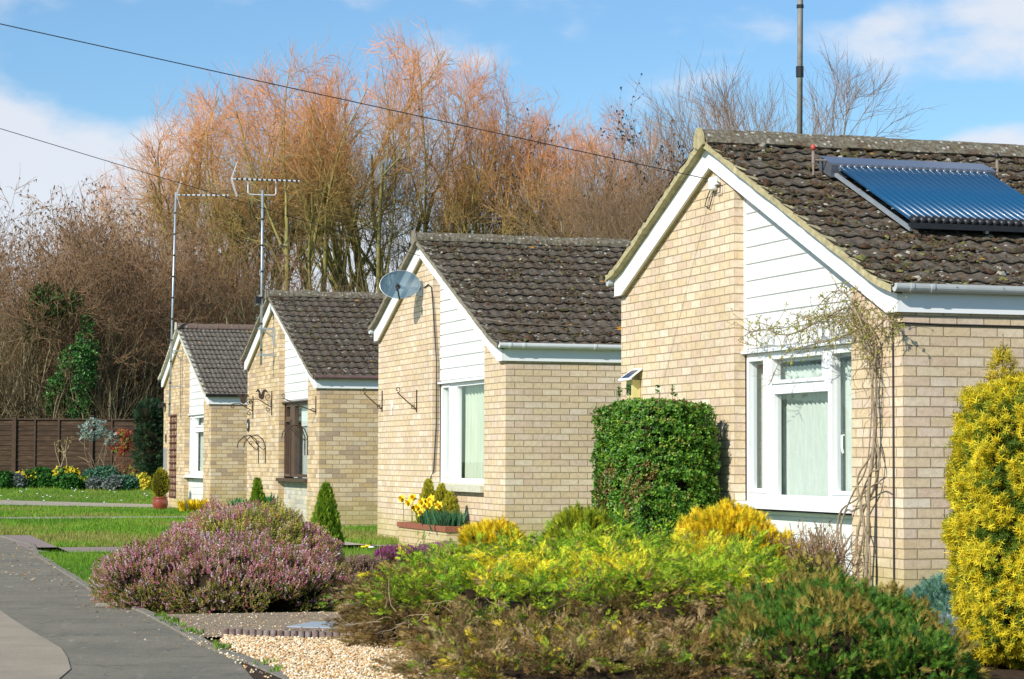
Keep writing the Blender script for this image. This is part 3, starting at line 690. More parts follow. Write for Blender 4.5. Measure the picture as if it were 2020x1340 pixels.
def house(i, label, o):
    X0, Y0, Z0 = HO[i]; r = thing('bungalow', label, 'bungalow', (X0, Y0, Z0), YAW, 'brick bungalows in a stepped row')
    W_, U1, UP, L = 5.99, 3.164, .861, 7.0; bm_ = M[o.get('brick', 'brick')]
    g = -.25; t = .13
    w = MB(); top = lambda u: zt(u)-t
    w.prism([(U1, g), (W_, g), (W_, top(W_)), (AP, top(AP)), (U1, top(U1))], 0, .1025)
    w.prism([(0, g), (UP, g), (UP, top(UP)), (0, top(0))], 0, .1025)
    w.box(.1035, L, 0, .1, g, top(0)); w.box(.1035, L, W_-.1, W_, g, top(W_)-.01)
    w.prism([(0, g), (W_, g), (W_, top(W_)), (AP, top(AP)), (0, top(0))], L-.1+.001, L+.002)
    w.build('wall', bm_, r)
    # recessed bay between the brick piers
    zs, zh = .70, 2.05
    if o['below'] == 'brick':
        b = MB(); b.box(.03, .13, UP-.02, U1-.002, g, zs-.03); b.build('under_window_wall', bm_, r)
    elif o['below'] == 'panel':
        b = MB(); b.box(.10, .20, UP-.02, U1-.002, g, zs-.03); b.build('under_window_panel', M['brick_panel'], r)
    else:
        b = MB(); b.box(.112, .20, UP-.02, U1-.002, g, zs-.03)
        z = -.1
        while z < zs-.03:
            z1 = min(z+.146, zs-.03); b.prism([(UP-.02, z+.006), (U1-.003, z+.006), (U1-.003, z1), (UP-.02, z1)], .098, .1115); z += .1475
        b.build('lower_cladding', M['white_board'], r)
    # boards above the window, cut to the slope of the roof
    b = MB(); reg = [(UP-.02, zh), (U1-.002, zh), (U1-.002, top(U1)), (UP-.02, top(UP-.02))]; b.prism(reg, .112, .20)
    z = zh+.012; lean = .0
    while z < top(U1):
        z1 = z+.1402; p = clip_poly(clip_poly(reg, 0, 1, z1), 0, -1, -(z+.0075)); 
        if len(p) >= 3: b.prism(p, .098, .1115)
        z += .1475
    b.box(.088, .1115, U1-.03, U1-.002, zh, top(U1)-.02) if i == 0 else None
    b.build('cladding', M['white_board'], r)
    b = MB(); b.box(.06 if i != 2 else .05, .11, UP-.02, U1-.002, zh-.028, zh-.004); b.build('drip_rail', M['white'] if i != 2 else M['brownframe'], r)
    # gable boards
    ch = [(-.03, 2.20), (-.03, 2.345), (.25, zt(.25)-.07), (AP, zt(AP)-.07), (5.78, zt(5.78)-.07), (6.03, 2.885), (6.03, 2.713), (5.85, 2.713), (3.60, 3.70), (.145, 2.20)]
    b = MB(); b.prism(ch, -.06, -.038); b.build('barge_board', M['trim'], r)
    b = MB(); b.prism([(5.85, 2.716), (3.60, 3.703), (3.60, 3.735), (5.85, 2.75)], -.0375, .004); b.prism([(.145, 2.203), (3.598, 3.703), (3.598, 3.735), (.145, 2.235)], -.0375, .0); b.prism([(-.028, 2.203), (.14, 2.203), (.14, 2.23), (-.028, 2.23)], -.0375, .0); b.build('soffit', M['soffit'], r)
    b = MB(); b.box(-.037, L, -.03, -.002, 2.20, 2.36); b.build('fascia', M['white'], r); b = MB(); b.box(-.037, L, 6.008, 6.03, 2.713, 2.88); b.build('fascia', M['white'], r)
    # gutters, half round channel with clips
    gm = M[o['gutter']]
    for (uc, zc, sgn) in ((-.094, 2.398, -1), (6.080, 2.87, 1)):
        b = MB(); n = 9; rr = .042; prof = [(uc+rr*math.cos(PI+PI*k/n), zc-.012+rr*math.sin(PI+PI*k/n)) for k in range(n+1)]
        prof = [(prof[0][0], zc+.008)]+prof+[(prof[-1][0], zc+.008)]; inner = [(uc+(y-uc)*.9, z+.003 if z < zc else z) for y, z in prof]
        v0 = -.085; V = []; 
        b.prism(prof+inner[::-1], v0, L)
        b.prism(prof, v0-.03, v0-.001)                     # stop end
        gut = b.build('gutter', gm, r)
        for vv in ((.0, .17, 1.2, 2.2, 3.2, 4.4) if i == 0 else (.0, .17, 1.05, 2.05, 3.05)):
            pr = [(uc+(y-uc)*1.13, zc+(z-zc)*1.10) for y, z in prof]; c = MB(); c.prism(pr+[(uc+(y-uc)*1.02, zc+(z-zc)*1.02) for y, z in prof][::-1], vv, vv+.028); c.build('bracket', gm, gut)
    # roof
    tm = M[o.get('tile', 'tile')]; pitch = o.get('pitch', .165)
    rt = tiles('roof', tm, r, 1, L+.1, pitch, 10+i); tiles('rear_slope', tm, rt, -1, L+.1, pitch, 20+i)
    u_ = MB(); u_.prism([(.0, zt(.0)-.075), (AP, zt(AP)-.075), (6.0, zt(6.0)-.075), (6.0, zt(6.0)-.10), (AP, zt(AP)-.115), (.0, zt(.0)-.10)], -.035, L); u_.build('underlay', M['fencepost'], rt)
    rng = np.random.default_rng(40+i)
    b = MB(); rm = []
    v = -.13; q = 0
    ridge = MB()
    while v < L:
        v1 = v+.452; rr = .118+rng.normal(0, .003); zc = 3.95+rng.normal(0, .004); n = 12
        if o.get('angle'): P_ = [(AP-.17, zc-.035), (AP-.10, zc+.045), (AP-.03, zc+.098), (AP+.03, zc+.098), (AP+.10, zc+.045), (AP+.17, zc-.035)]
        else: P_ = [(AP+rr*math.cos(PI*k/n), zc-.03+rr*math.sin(PI*k/n)) for k in range(n+1)]
        ridge.prism(P_+[(AP+(y-AP)*.88, z-.014) for y, z in P_[::-1]], v+.004, v1-.004); v = v1
    ridge.build('ridge', M[o.get('ridge', 'ridge')], rt)
    # bedded verge and mortar at the ridge end
    b = MB(); n = 40
    def strip(u_a, u_b):
        prev = None
        for k in range(n+1):
            u = u_a+(u_b-u_a)*k/n; e = abs(AP-u); fl = .05*max(0, 1-(min(abs(u+.09), abs(6.12-u))/.39))**1.5; wv = .006*math.sin(k*1.9+i)+.005*rng.normal()
            zt_ = 3.96-SL*e; cur = [(-.128+rng.normal(0, .003), u, zt_-.062+fl), (-.128+rng.normal(0, .003), u, zt_-.004+fl+wv), (-.03, u, zt_-.02+fl), (-.04, u, zt_-.070+fl)]
            if prev:
                for a_ in range(4):
                    p = [prev[a_], prev[(a_+1) % 4], cur[(a_+1) % 4], cur[a_]]; ii = len(b.v); b.v += p; b.f.append([ii, ii+1, ii+2, ii+3]); b.uv += [(0, 0)]*4
            prev = cur
    strip(AP, -.07); strip(AP, 6.1)
    b.prism([(AP-.115, 3.90), (AP-.09, 3.99), (AP-.04, 4.055), (AP+.04, 4.055), (AP+.09, 3.99), (AP+.115, 3.90), (AP, 3.86)], -.155, -.131)
    b.build('verge', M['verge' if i == 0 else ('verge_pale' if i == 3 else 'verge_grey')], rt)
    if o.get('moss'): moss(rt, o['moss'], o.get('mossv', 2.6), 60+i, o.get('mossbig', 1))
    # interior room behind the window
    b = MB(); b.box(2.6, 2.62, .12, W_-.12, -.02, 2.25); b.box(.21, 2.59, .12, .14, -.02, 2.25); b.box(.21, 2.59, W_-.14, W_-.12, -.02, 2.25); b.box(.21, 2.59, .15, W_-.15, -.04, -.02); b.box(.21, 2.59, .15, W_-.15, 2.25, 2.27); b.build('room', M['room'], r)
    # window
    wd = thing('window', None, None, (0, 0, 0), 0); wd.parent = r
    fm = M[o.get('frame', 'white')]; va, vb = .115, .18
    frame_mesh(UP-.0195, U1-.003, zs+.05, zh-.03, o['panes'], va, vb, fm, wd, o.get('rims', ()))
    for p in o['panes']:
        mk('pane', [(.150, p[0]-.005, p[2]-.005), (.150, p[1]+.005, p[2]-.005), (.150, p[1]+.005, p[3]+.005), (.150, p[0]-.005, p[3]+.005)], [[3, 2, 1, 0]], M['glass'], wd)
    b = MB()
    if o['sill'] == 'white': b.prism([(UP+.001, 0), (U1+.0, 0)], 0, 0) if False else None; b.box(-.03, .114, UP+.003, U1-.001, zs-.005, zs+.03); b.box(.02, .114, UP+.003, U1-.004, zs+.031, zs+.052); b.build('sill', M['white'], wd)
    elif o['sill'] == 'stone': b.box(-.045, .114, UP+.003, U1-.001, zs-.045, zs+.03); b.box(.02, .113, UP+.003, U1-.004, zs+.031, zs+.052); b.build('sill', M['sill_stone'], wd)
    else: b.box(-.045, .114, UP+.003, U1-.001, zs-.025, zs+.03); b.build('sill', M['brownframe'], wd)
    if i == 0:      # sill horn sits proud on the left
        b = MB(); b.box(-.03, -.002, U1, U1+.0, .69, .72) if False else None
    return r, wd

H1, W1 = house(0, 'nearest brick bungalow with solar tubes on its mossy roof and a climber round its window', dict(
    below='clad', gutter='gutter_grey', moss=13000, mossv=3.9, mossbig=.62, angle=True, sill='white',
    panes=[(2.775, 3.09, .861, 1.955), (1.612, 2.59, 1.777, 1.955), (1.527, 2.58, .813, 1.661), (.945, 1.43, .861, 1.955)],
    rims=[(2.775, 3.09, .861, 1.955, .035), (1.612, 2.59, 1.777, 1.955, .03), (.945, 1.43, .861, 1.955, .03)]))
H2, W2 = house(1, 'second bungalow from the right, with a satellite dish on its gable and a brick bed', dict(
    below='brick', gutter='gutter_white', moss=6000, mossv=2.6, mossbig=.55, sill='stone',
    panes=[(2.75, 3.04, .862, 1.972), (1.05, 2.43, .815, 1.972)], rims=[(2.75, 3.04, .862, 1.972, .035)]))
H3, W3 = house(2, 'bungalow with brown window frame, purple gutter and squirrel brackets on its front', dict(
    below='panel', gutter='gutter_brown', brick='brick_far', moss=2600, mossv=2.2, mossbig=.5, tile='tile', frame='brownframe', sill='brown',
    panes=[(2.72, 3.08, .80, 1.70), (2.72, 3.08, 1.79, 1.96), (1.0, 2.40, .80, 1.96)], rims=[(2.72, 3.08, .80, 1.70, .04)]))
H4, W4 = house(3, 'farthest bungalow, with grey new-looking tiles, black gutter and white panel to the ground', dict(
    below='clad', gutter='gutter_black', brick='brick_far', tile='tile_far', ridge='ridge_brown', pitch=.096, sill='white',
    panes=[(2.86, 3.09, .86, 1.96), (1.05, 2.50, 1.80, 1.96), (1.05, 2.50, .84, 1.66)], rims=[(2.86, 3.09, .86, 1.96, .03), (1.05, 2.50, 1.80, 1.96, .04)]))
# house 1: vertical blind slats standing behind the glass; teeth at the head
b = MB()
for k in range(28):
    u = .9+k*.083; a = .55
    b.quad((.29, u, .74), (.225, u+.083, .74), (.225, u+.083, 1.90), (.29, u, 1.865), [(0, 0)]*4)
b.build('vertical_blind', M['blind'], W1)
b = MB(); b.box(.2, .30, .88, 3.14, 1.935, 1.99); b.build('blind_rail', M['white'], W1)
b = MB(); b.tube([(.095, 1.19, 1.30), (.075, 1.19, 1.30), (.07, 1.18, 1.20), (.075, 1.17, 1.16)], .009, 6); b.build('handle', M['white'], W1)
wave_sheet('curtain', M['curtain'], W2, .9, 2.47, .74, 1.98, .27, .035, .13, 1)
wave_sheet('curtain', M['curtain'], W2, 2.55, 3.14, .74, 1.98, .25, .02, .13, 2)
wave_sheet('net_curtain', M['net'], W3, .9, 2.40, 1.62, 1.98, .24, .014, .12, 3)
wave_sheet('blind', M['blind'], W3, .9, 3.14, .72, 1.64, .27, .003, .2, 4)
wave_sheet('curtain', M['net'], W4, 1.9, 3.14, .74, 1.98, .25, .02, .12, 5)
wave_sheet('curtain', M['net'], W4, .9, 1.35, .74, 1.98, .25, .02, .12, 6)

def at(h, v, u, z): return Vector(LW(h, v, u, z))
def hthing(h, name, label, cat, v, u, z, group=None): return thing(name, label, cat, LW(h, v, u, z), YAW, group)

# evacuated tube solar collector on the nearest roof
t = hthing(0, 'solar_collector', 'rack of blue glass solar water tubes under a grey header box on the mossy roof', 'solar panel', 0, 0, 0)
def rp(v, u, off): return Vector((v, u - off*math.sin(TH), zt(u)+off*math.cos(TH)))
for k in range(22):
    v = .72+k*.0655; a = rp(v, 2.55, .115); e = rp(v, 1.24, .115); d = (e-a).normalized()
    b = MB(); b.tube([a, e], .026, 10); tb = b.build('glass_tube', M['tube'], t, True)
    b = MB(); b.tube([e-d*.03, e+d*.045], [.033, .031], 10); b.build('end_cap', M['black'], tb, True)
    b = MB(); b.tube([a-d*.03, a+d*.02], .036, 10); b.build('collar', M['manifold'], tb, True)
b = MB(); b.prism([(2.525, zt(2.525)+.035), (2.50, zt(2.50)+.150), (2.52, zt(2.52)+.162), (2.74, zt(2.74)+.150), (2.76, zt(2.76)+.03)], .62, 2.20); b.build('manifold', M['manifold'], t)
for v in (.67, 1.35, 2.13):
    b = MB(); a = rp(v, 2.55, .055); e = rp(v, 1.17, .055); b.tube([a, e], .02, 4); b.build('rail', M['galv'], t)
b = MB(); a = rp(.66, 1.19, .08); e = rp(2.15, 1.19, .08); b.tube([a, e], .032, 4); b.build('foot_rail', M['black'], t)
for u in (2.0, 1.55): b = MB(); b.tube([rp(.68, u, .10), rp(2.12, u, .10)], .006, 4); b.build('clip_bar', M['galv'], t)
for v in (.50, 2.27):
    b = MB(); a = rp(v, 2.62, .02); b.tube([a, a+Vector((0, 0, .22))], .008, 6); b.tube([a+Vector((0, 0, .13)), Vector((.615 if v < 1 else 2.205, 2.6, a.z+.13))], .008, 6); b.tube([a+Vector((0, 0, .1)), a+Vector((0, 0, .2))], .014, 6); vv = b.build('vent_valve', M['copper'], t)
    b = MB(); b.lathe([(0, -.02), (.022, -.015), (.024, .01), (.012, .028), (0, .03)], n=10); c = b.build('cap', M['red'] if v < 1 else M['black'], vv, True); c.location = a+Vector((0, 0, .235))

# masts and aerials
def yagi(parent, p, d, L_, n, refl=True, cradle=False):
    """boom from p along d with short elements across and a V reflector at the back"""
    d = Vector(d).normalized(); s = d.cross(Vector((0, 0, 1))).normalized(); e0 = p
    b = MB(); b.tube([p, p+d*L_], .016, 6); bm_ = b.build('boom', M['alu'], parent)
    b = MB()
    for k in range(n):
        q = p+d*(.10+(L_-.15)*k/(n-1)); b.tube([q-s*.09+Vector((0, 0, .012)), q+s*.09+Vector((0, 0, .012))], .006, 4); 
        b.tube([q-d*.016, q+d*.016], .02, 6)
    b.build('elements', M['black'], bm_)
    b = MB()
    for sg in (1, -1):
        for w in (-.12, -.04, .04, .12): b.tube([p+s*w, p+s*w+d*.10+Vector((0, 0, .30*sg))], .0035, 4)
        for f in (.35, .7, 1): b.tube([p-s*.14+(d*.10+Vector((0, 0, .30*sg)))*f, p+s*.14+(d*.10+Vector((0, 0, .30*sg)))*f], .0035, 4)
    b.build('reflector', M['alu'], bm_)
def mast(h, v, u, z0, z1, label, r_=.024, mat='galv', bands=True, lean=(0, 0)):
    t = hthing(h, 'aerial_mast', label, 'aerial', v, u, z0); H_ = z1-z0
    b = MB(); b.tube([(0, 0, 0), (lean[0], lean[1], H_)], r_, 10); pl = b.build('mast_pole', M[mat], t, True)
    if bands:
        for k in range(int(H_/.46)): z = .25+k*.46; b = MB(); b.tube([(lean[0]*z/H_, lean[1]*z/H_, z), (lean[0]*z/H_, lean[1]*z/H_, z+.035)], r_*1.15, 10); b.build('tape_band', M['black'], pl)
    return t
vdir = (1, .05, 0)
t = mast(3, -.30, 3.37, 2.0, 6.86, 'tall grey pole with a pale comb aerial at the left end of the row', .023, lean=(.09, -.0))
yagi(t, Vector((.10, 0, 4.80)), (1, -.25, .0), 1.12, 10)
b = MB()
for z in (.65, 1.42): b.tube([(.01, 0, z), (.29, .02, z)], .014, 6)
b.tube([(.02, 0, 1.42), (.3, .02, 1.2)], .012, 6); b.build('wall_bracket', M['galv'], t)
t = mast(2, -.25, 3.52, 2.70, 5.78, 'silver pole with a black and white aerial on a U-shaped cradle', .022, lean=(.0, 0))
b = MB(); b.tube([(-.26, .0, 3.25), (-.26, .0, 3.03), (-.22, 0, 3.0), (.2, 0, 3.0), (.24, 0, 3.03), (.24, 0, 3.25)], .012, 6); b.build('cradle', M['alu'], t)
yagi(t, Vector((-.56, 0, 3.26)), (1, -.1, -.005), 1.20, 13)
b = MB()
for z in (.18, .64): b.box(-.06, .25, -.02, .02, z-.02, z+.02)
b.box(.21, .25, -.025, .025, .35, .64); b.tube([(.02, 0, .62), (.2, 0, .50), (.235, 0, .40)], .014, 6); b.build('wall_bracket', M['galv'], t)
b = MB(); b.box(-.11, -.03, -.04, .04, 1.08, 1.2); b.build('amplifier_box', M['black'], t)
t = mast(0, 1.10, 4.2, 3.72, 7.4, 'tall weathered grey pole rising behind the nearest roof ridge', .026, 'oldpole', False, lean=(.03, 0))
b = MB(); b.tube([(.006, 0, .95), (.006, 0, 1.05)], .036, 10); b.tube([(.012, 0, 1.6), (.012, 0, 1.63)], .034, 10); b.build('clamp', M['black'], t)

# satellite dish
t = hthing(1, 'satellite_dish', 'oval see-through grey satellite dish on the gable of the second bungalow', 'satellite dish', 0, 3.72, 3.0)
nrm = Vector((-.36, -.90, .26)).normalized(); ax = nrm.cross(Vector((0, 0, 1))).normalized(); ay = ax.cross(nrm).normalized(); cc = Vector((-.30, -.02, .345))
V = []; F = []; nr, na = 8, 40
for i_ in range(nr+1):
    for k in range(na):
        rr = i_/nr; a = 2*PI*k/na; V.append(cc+ax*(.268*rr*math.cos(a))+ay*(.195*rr*math.sin(a))+nrm*(.06*rr*rr-.06))
for i_ in range(nr):
    for k in range(na): F.append([i_*na+k, i_*na+(k+1) % na, (i_+1)*na+(k+1) % na, (i_+1)*na+k])
mk('dish', V, F, M['dish'], t, smooth=True)
b = MB(); rim = [cc+ax*(.268*math.cos(2*PI*k/na))+ay*(.195*math.sin(2*PI*k/na)) for k in range(na+1)]; b.tube(rim, .004, 5); b.build('rim', M['galv'], t)
b = MB(); bot = cc-ay*.20; lnb = cc+nrm*.24-ay*.10; b.tube([bot, lnb-ay*.03], .011, 6); b.build('feed_arm', M['black'], t)
b = MB(); b.tube([lnb-nrm*.05, lnb+nrm*.03], [.035, .022], 10); b.tube([lnb, lnb-ay*.07], .016, 8); b.build('receiver', M['black'], t, True)
b = MB(); b.tube([cc-nrm*.06, cc-nrm*.12, Vector((-.02, .0, .30))], .018, 8); b.box(-.02, -.002, -.07, .07, .2, .4); b.build('wall_bracket', M['galv'], t)
b = MB(); b.tube([at(1, -.012, 3.55, 3.30), at(1, -.012, 3.35, 3.33), at(1, -.012, 3.19, 3.28), at(1, -.01, 3.155, 3.15), at(1, .05, 3.145, 2.3), at(1, .05, 3.15, 1.5), at(1, .02, 3.155, .9), at(1, -.02, 3.20, .78)], .008, 5)
tag(b.build('aerial_cable', M['cable']), 'black cable looping from the satellite dish down beside the white boards', 'cable')

# telephone pole out at the roadside, wires, junction box
t = thing('telegraph_pole', 'brown wooden telegraph pole across the road, outside the left edge', 'pole', (-16, 12, 0)); b = MB(); b.tube([(0, 0, 0), (0, 0, 7.2)], [.13, .09], 10); b.build('pole_shaft', M['creosote'], t, True)
def wire(a, e, sag, r_=.011, n=24):
    a, e = Vector(a), Vector(e); b = MB(); b.tube([a.lerp(e, k/n)-Vector((0, 0, sag*4*(k/n)*(1-k/n))) for k in range(n+1)], r_, 5); return b
tag(wire((-16, 12, 6.33), LW(0, -.07, 3.60, 3.60), .03, .0042).build('telephone_wire', M['cable']), 'thin black wire crossing the whole sky to the nearest gable', 'wire')
tag(wire((-15.95, 12, 6.80), LW(1, -.05, 3.60, 3.72), .0, .0042).build('telephone_wire', M['cable']), 'lower thin black wire passing in front of the trees on the left', 'wire')
t = hthing(0, 'junction_box', 'small white telephone junction box under the apex of the nearest gable', 'junction box', 0, 3.56, 3.56)
b = MB(); b.lathe([(0, .05), (.03, .05), (.045, .03), (.04, -.02), (.045, -.05), (.03, -.065), (0, -.065)], n=10); o = b.build('box_body', M['white'], t, True); o.location = (-.035, 0, 0); 
b = MB(); b.box(-.04, -.004, -.09, .06, -.02, .05); b.build('backplate', M['white'], t)
b = MB(); b.tube([(-.03, .04, -.02), (-.02, .18, -.12), (-.02, .22, -.18), (-.02, .12, -.21), (-.02, .05, -.12), (-.02, .02, -.05)], .005, 5); b.tube([(-.03, -.04, .02), (-.03, -.16, -.02), (-.03, -.15, -.10), (-.03, -.06, -.10)], .005, 5); b.build('loose_cable', M['cable'], t)

# small wall things on the nearest bungalow
t = hthing(0, 'solar_wall_lamp', 'little cream lantern with a sloping solar top above the clipped hedge', 'wall lamp', 0, 5.52, 1.70)
b = MB(); b.prism([(-.08, 0), (.08, 0), (.08, .17), (-.08, .17)], -.09, -.005); b.build('lamp_body', M['lamp'], t)
b = MB(); 
V = [(-.15, -.15, .165), (-.15, .15, .165), (-.005, .13, .27), (-.005, -.13, .27), (-.15, -.15, .18), (-.15, .15, .18), (-.005, .13, .285), (-.005, -.13, .285)]
cap = mk('lamp_cap', V, [[0, 1, 2, 3], [7, 6, 5, 4], [0, 4, 5, 1], [1, 5, 6, 2], [2, 6, 7, 3], [3, 7, 4, 0]], M['white'], t)
mk('solar_cell', [(-.14, -.11, .1905), (-.14, .11, .1905), (-.03, .10, .268), (-.03, -.10, .268)], [[0, 3, 2, 1]], M['pv'], t)
b = MB(); b.box(-.104, -.101, -.055, -.02, .03, .13); b.box(-.104, -.101, .015, .05, .03, .13); b.build('lamp_slot', M['black'], t)
b = MB(); b.tube([at(0, -.01, .14, 2.16), at(0, -.012, .14, .1)], .007, 5); tag(b.build('corner_cable', M['cable']), 'straight thin black cable down the corner of the nearest bungalow', 'cable')
b = MB(); b.tube([at(0, -.01, .427, 2.0), at(0, -.012, .43, .1)], .005, 5); tag(b.build('trellis_wire', M['cable']), 'thin dark wire down the brick pier behind the climbing stems', 'wire')
b = MB(); b.tube([at(0, -.008, .14, 2.13), at(0, -.008, -.008, 2.12), at(0, .3, -.008, 2.115), at(0, 3.5, -.008, 2.11)], .007, 5); tag(b.build('side_cable', M['cable']), 'black cable running level under the fascia of the nearest side wall', 'cable')
b = MB(); b.tube([at(1, .06, .9, 2.60), at(1, -.1, .55, 2.72), at(1, .1, .25, 2.66), at(1, .8, .1, 2.63), at(1, 2.2, .02, 2.60)], .003, 4); tag(b.build('roof_wire', M['copper']), 'loose pale wire lying across the lower tiles of the second roof', 'wire')

# wrought iron brackets
def scroll(c, r_, a0, turns, s=1, n=16):   # spiral in the v,z plane of a bracket
    return [(c[0]+r_*(1-.75*k/n)*math.cos(a0+s*turns*2*PI*k/n), 0, c[1]+r_*(1-.75*k/n)*math.sin(a0+s*turns*2*PI*k/n)) for k in range(n+1)]
def bracket(h, u, z, label, kind, L_=.30, v=0, flip=False):
    t = hthing(h, 'hanging_basket_bracket', label, 'wall bracket', v, u, z, 'wrought iron brackets on the house fronts'); b = MB()
    if kind == 'plain':
        b.tube([(-.008, 0, .16), (-.008, 0, -.14)], .009, 5); b.tube([(-.01, 0, -.10), (-L_*.5, 0, 0), (-L_, 0, .12)], .008, 5); b.tube(scroll((-L_-.0, .16), .04, -PI/2, 1.1), .006, 5); b.tube(scroll((-.05, -.06), .04, 0, 1.1, -1), .006, 5)
    elif kind == 'squirrel':
        b.tube([(-.008, 0, .22), (-.008, 0, -.20)], .011, 5); b.tube([(-.01, 0, -.06), (-.12, 0, .0), (-.25, 0, .08), (-.36, 0, .075), (-.42, 0, .02)], .009, 5)
        b.tube(scroll((-.07, -.10), .045, PI/2, 1.2), .007, 5); b.tube(scroll((-.07, .12), .06, -PI/2, 1.2, -1), .007, 5); b.tube(scroll((-.38, .03), .045, PI/2, 1.2), .007, 5)
    b.build('scrolled_arm', M['iron'], t)
    if kind == 'squirrel':
        b = MB(); ol = [(-.16, .075), (-.20, .07), (-.235, .10), (-.245, .15), (-.24, .19), (-.262, .215), (-.29, .20), (-.30, .215), (-.275, .235), (-.268, .255), (-.25, .265), (-.24, .248), (-.225, .235), (-.21, .19), (-.195, .165), (-.185, .20), (-.165, .24), (-.13, .255), (-.095, .235), (-.075, .195), (-.09, .20), (-.115, .215), (-.135, .20), (-.14, .16), (-.145, .11)]
        i = 0; b.v += [(x, -.006, z_) for x, z_ in ol]+[(x, .006, z_) for x, z_ in ol]; n = len(ol); b.f += [list(range(n)), list(range(2*n-1, n-1, -1))]+[[k, (k+1) % n, n+(k+1) % n, n+k][::-1] for k in range(n)]; b.uv = [(0, 0)]*(2*n+4*n+len(b.uv)*0)
        b.build('squirrel_figure', M['iron'], t)
    return t
bracket(1, 3.908, 1.81, 'plain scrolled iron bracket on the second bungalow, left of its window', 'plain', .27)
bracket(1, 5.74, 1.85, 'thin iron bracket at the far left edge of the second bungalow front', 'plain', .27)
bracket(2, .234, 1.92, 'iron bracket on the right brick pier beside the brown window', 'plain', .55)
bracket(2, 3.74, 2.03, 'iron bracket with a squirrel silhouette nearest the brown window', 'squirrel')
bracket(2, 5.42, 1.99, 'iron bracket with a squirrel silhouette at the left end of the brown-windowed front', 'squirrel')
def hay_rack(h, u, z, w, label):
    t = hthing(h, 'iron_basket_hoop', label, 'basket holder', 0, u, z, 'curved iron hoops on the brown-windowed bungalow')
    for s_ in (0, 1):
        b = MB(); uu = -w*s_; b.tube([(-.01, uu, -.30), (-.01, uu, 0), (-.06, uu, .13), (-.16, uu, .20), (-.28, uu, .18), (-.38, uu, .08), (-.40, uu, -.02)], .010, 5)
        b.tube([(-.28, uu, .18), (-.12, uu, .0), (-.05, uu, -.06), (-.01, uu, -.02)], .008, 5); b.tube([(a_[0]-.15, uu, a_[2]) for a_ in scroll((0, .06), .045, 0, 1.1)], .007, 5); b.build('hoop', M['iron'], t)
    return t
hay_rack(2, 4.87, 1.28, .62, 'pair of curved iron hoops low on the brick left of the brown window')
hay_rack(2, 1.02, 1.42, .20, 'curved iron hoop in front of the brown window')
t = hthing(2, 'name_plaque', 'small dark oval slate plaque on the brown-windowed bungalow', 'plaque', 0, 5.83, 1.68)
b = MB(); b.prism([(.10*math.cos(2*PI*k/20), .115*math.sin(2*PI*k/20)) for k in range(20)], -.025, -.002); b.build('oval_plate', M['slate'], t); b = MB(); b.prism([(.045*math.cos(2*PI*k/12), .05*math.sin(2*PI*k/12)-.01) for k in range(12)], -.03, -.0255); b.build('white_motif', M['sill_stone'], t)
t = hthing(1, 'spoon_ornament', 'pale spoon shaped ornament hanging beside a bracket on the second bungalow', 'ornament', 0, 5.18, 1.70)
b = MB(); b.prism([(.035*math.cos(2*PI*k/14), .06*math.sin(2*PI*k/14)+.09) for k in range(14)], -.018, -.004); b.prism([(-.008, -.04), (.008, -.04), (.008, .03), (-.008, .03)], -.016, -.006); b.build('spoon', M['white'], t)
# house 4 small things
t = hthing(3, 'wall_trellis', 'tall narrow dark red trellis on the end brick panel of the farthest bungalow', 'trellis', 0, 4.60, .25)
b = MB()
for k in range(13): b.box(-.035, -.02, -.42, .42, .0+k*.148, .03+k*.148)
b.build('cross_slats', M['trellis'], t); b = MB()
for u in (-.40, -.2, 0, .2, .38): b.box(-.019, -.005, u, u+.025, -.02, 1.83)
b.build('uprights', M['trellis'], t)
t = hthing(3, 'outdoor_tap_box', 'narrow grey meter strip low on the farthest left corner', 'meter box', 0, 5.55, .28); b = MB(); b.box(-.06, -.003, -.07, .07, 0, 1.05); b.build('cover', M['galv'], t); b = MB(); b.box(-.07, -.061, -.05, .05, .5, .6); b.build('door_panel', M['white'], t)
t = hthing(3, 'security_lamp', 'small black floodlight high on the left corner of the farthest bungalow', 'lamp', 0, 5.75, 2.30); b = MB(); b.box(-.16, -.04, -.09, .09, -.05, .03); b.build('lamp_head', M['black'], t); b = MB(); b.box(-.04, -.003, -.03, .03, -.03, .05); b.build('lamp_arm', M['black'], t)
t = hthing(3, 'house_number', 'tiny dark number plate on the farthest bungalow left of the trellis', 'sign', 0, 5.6, 1.55); b = MB(); b.box(-.02, -.003, -.05, .05, -.09, .09); b.build('plate', M['slate'], t)
b = MB(); b.tube([at(3, -.01, 3.69, 3.3), at(3, -.01, 3.69, 2.0)], .006, 4); tag(b.build('aerial_lead', M['cable']), 'thin dark lead down the farthest gable below its aerial bracket', 'cable')

# brick planter under the window of bungalow two
t = hthing(1, 'brick_planter', 'low brick flower bed with a red tile coping under the second window', 'planter', 0, 0, 0)
b = MB(); b.box(-.50, -.40, .73, 2.93, -.1, .19); b.box(-.399, -.003, .73, .83, -.1, .19); b.box(-.399, -.003, 2.83, 2.93, -.1, .19); b.build('planter_wall', M['brick'], t)
b = MB(); b.box(-.52, -.39, .71, 2.95, .192, .255); b.box(-.389, -.004, .71, .84, .192, .255); b.box(-.389, -.004, 2.82, 2.95, .192, .255); b.build('coping', M['coping'], t)
b = MB(); b.box(-.389, -.005, .841, 2.82, .0, .20); b.build('compost', M['soil'], t)

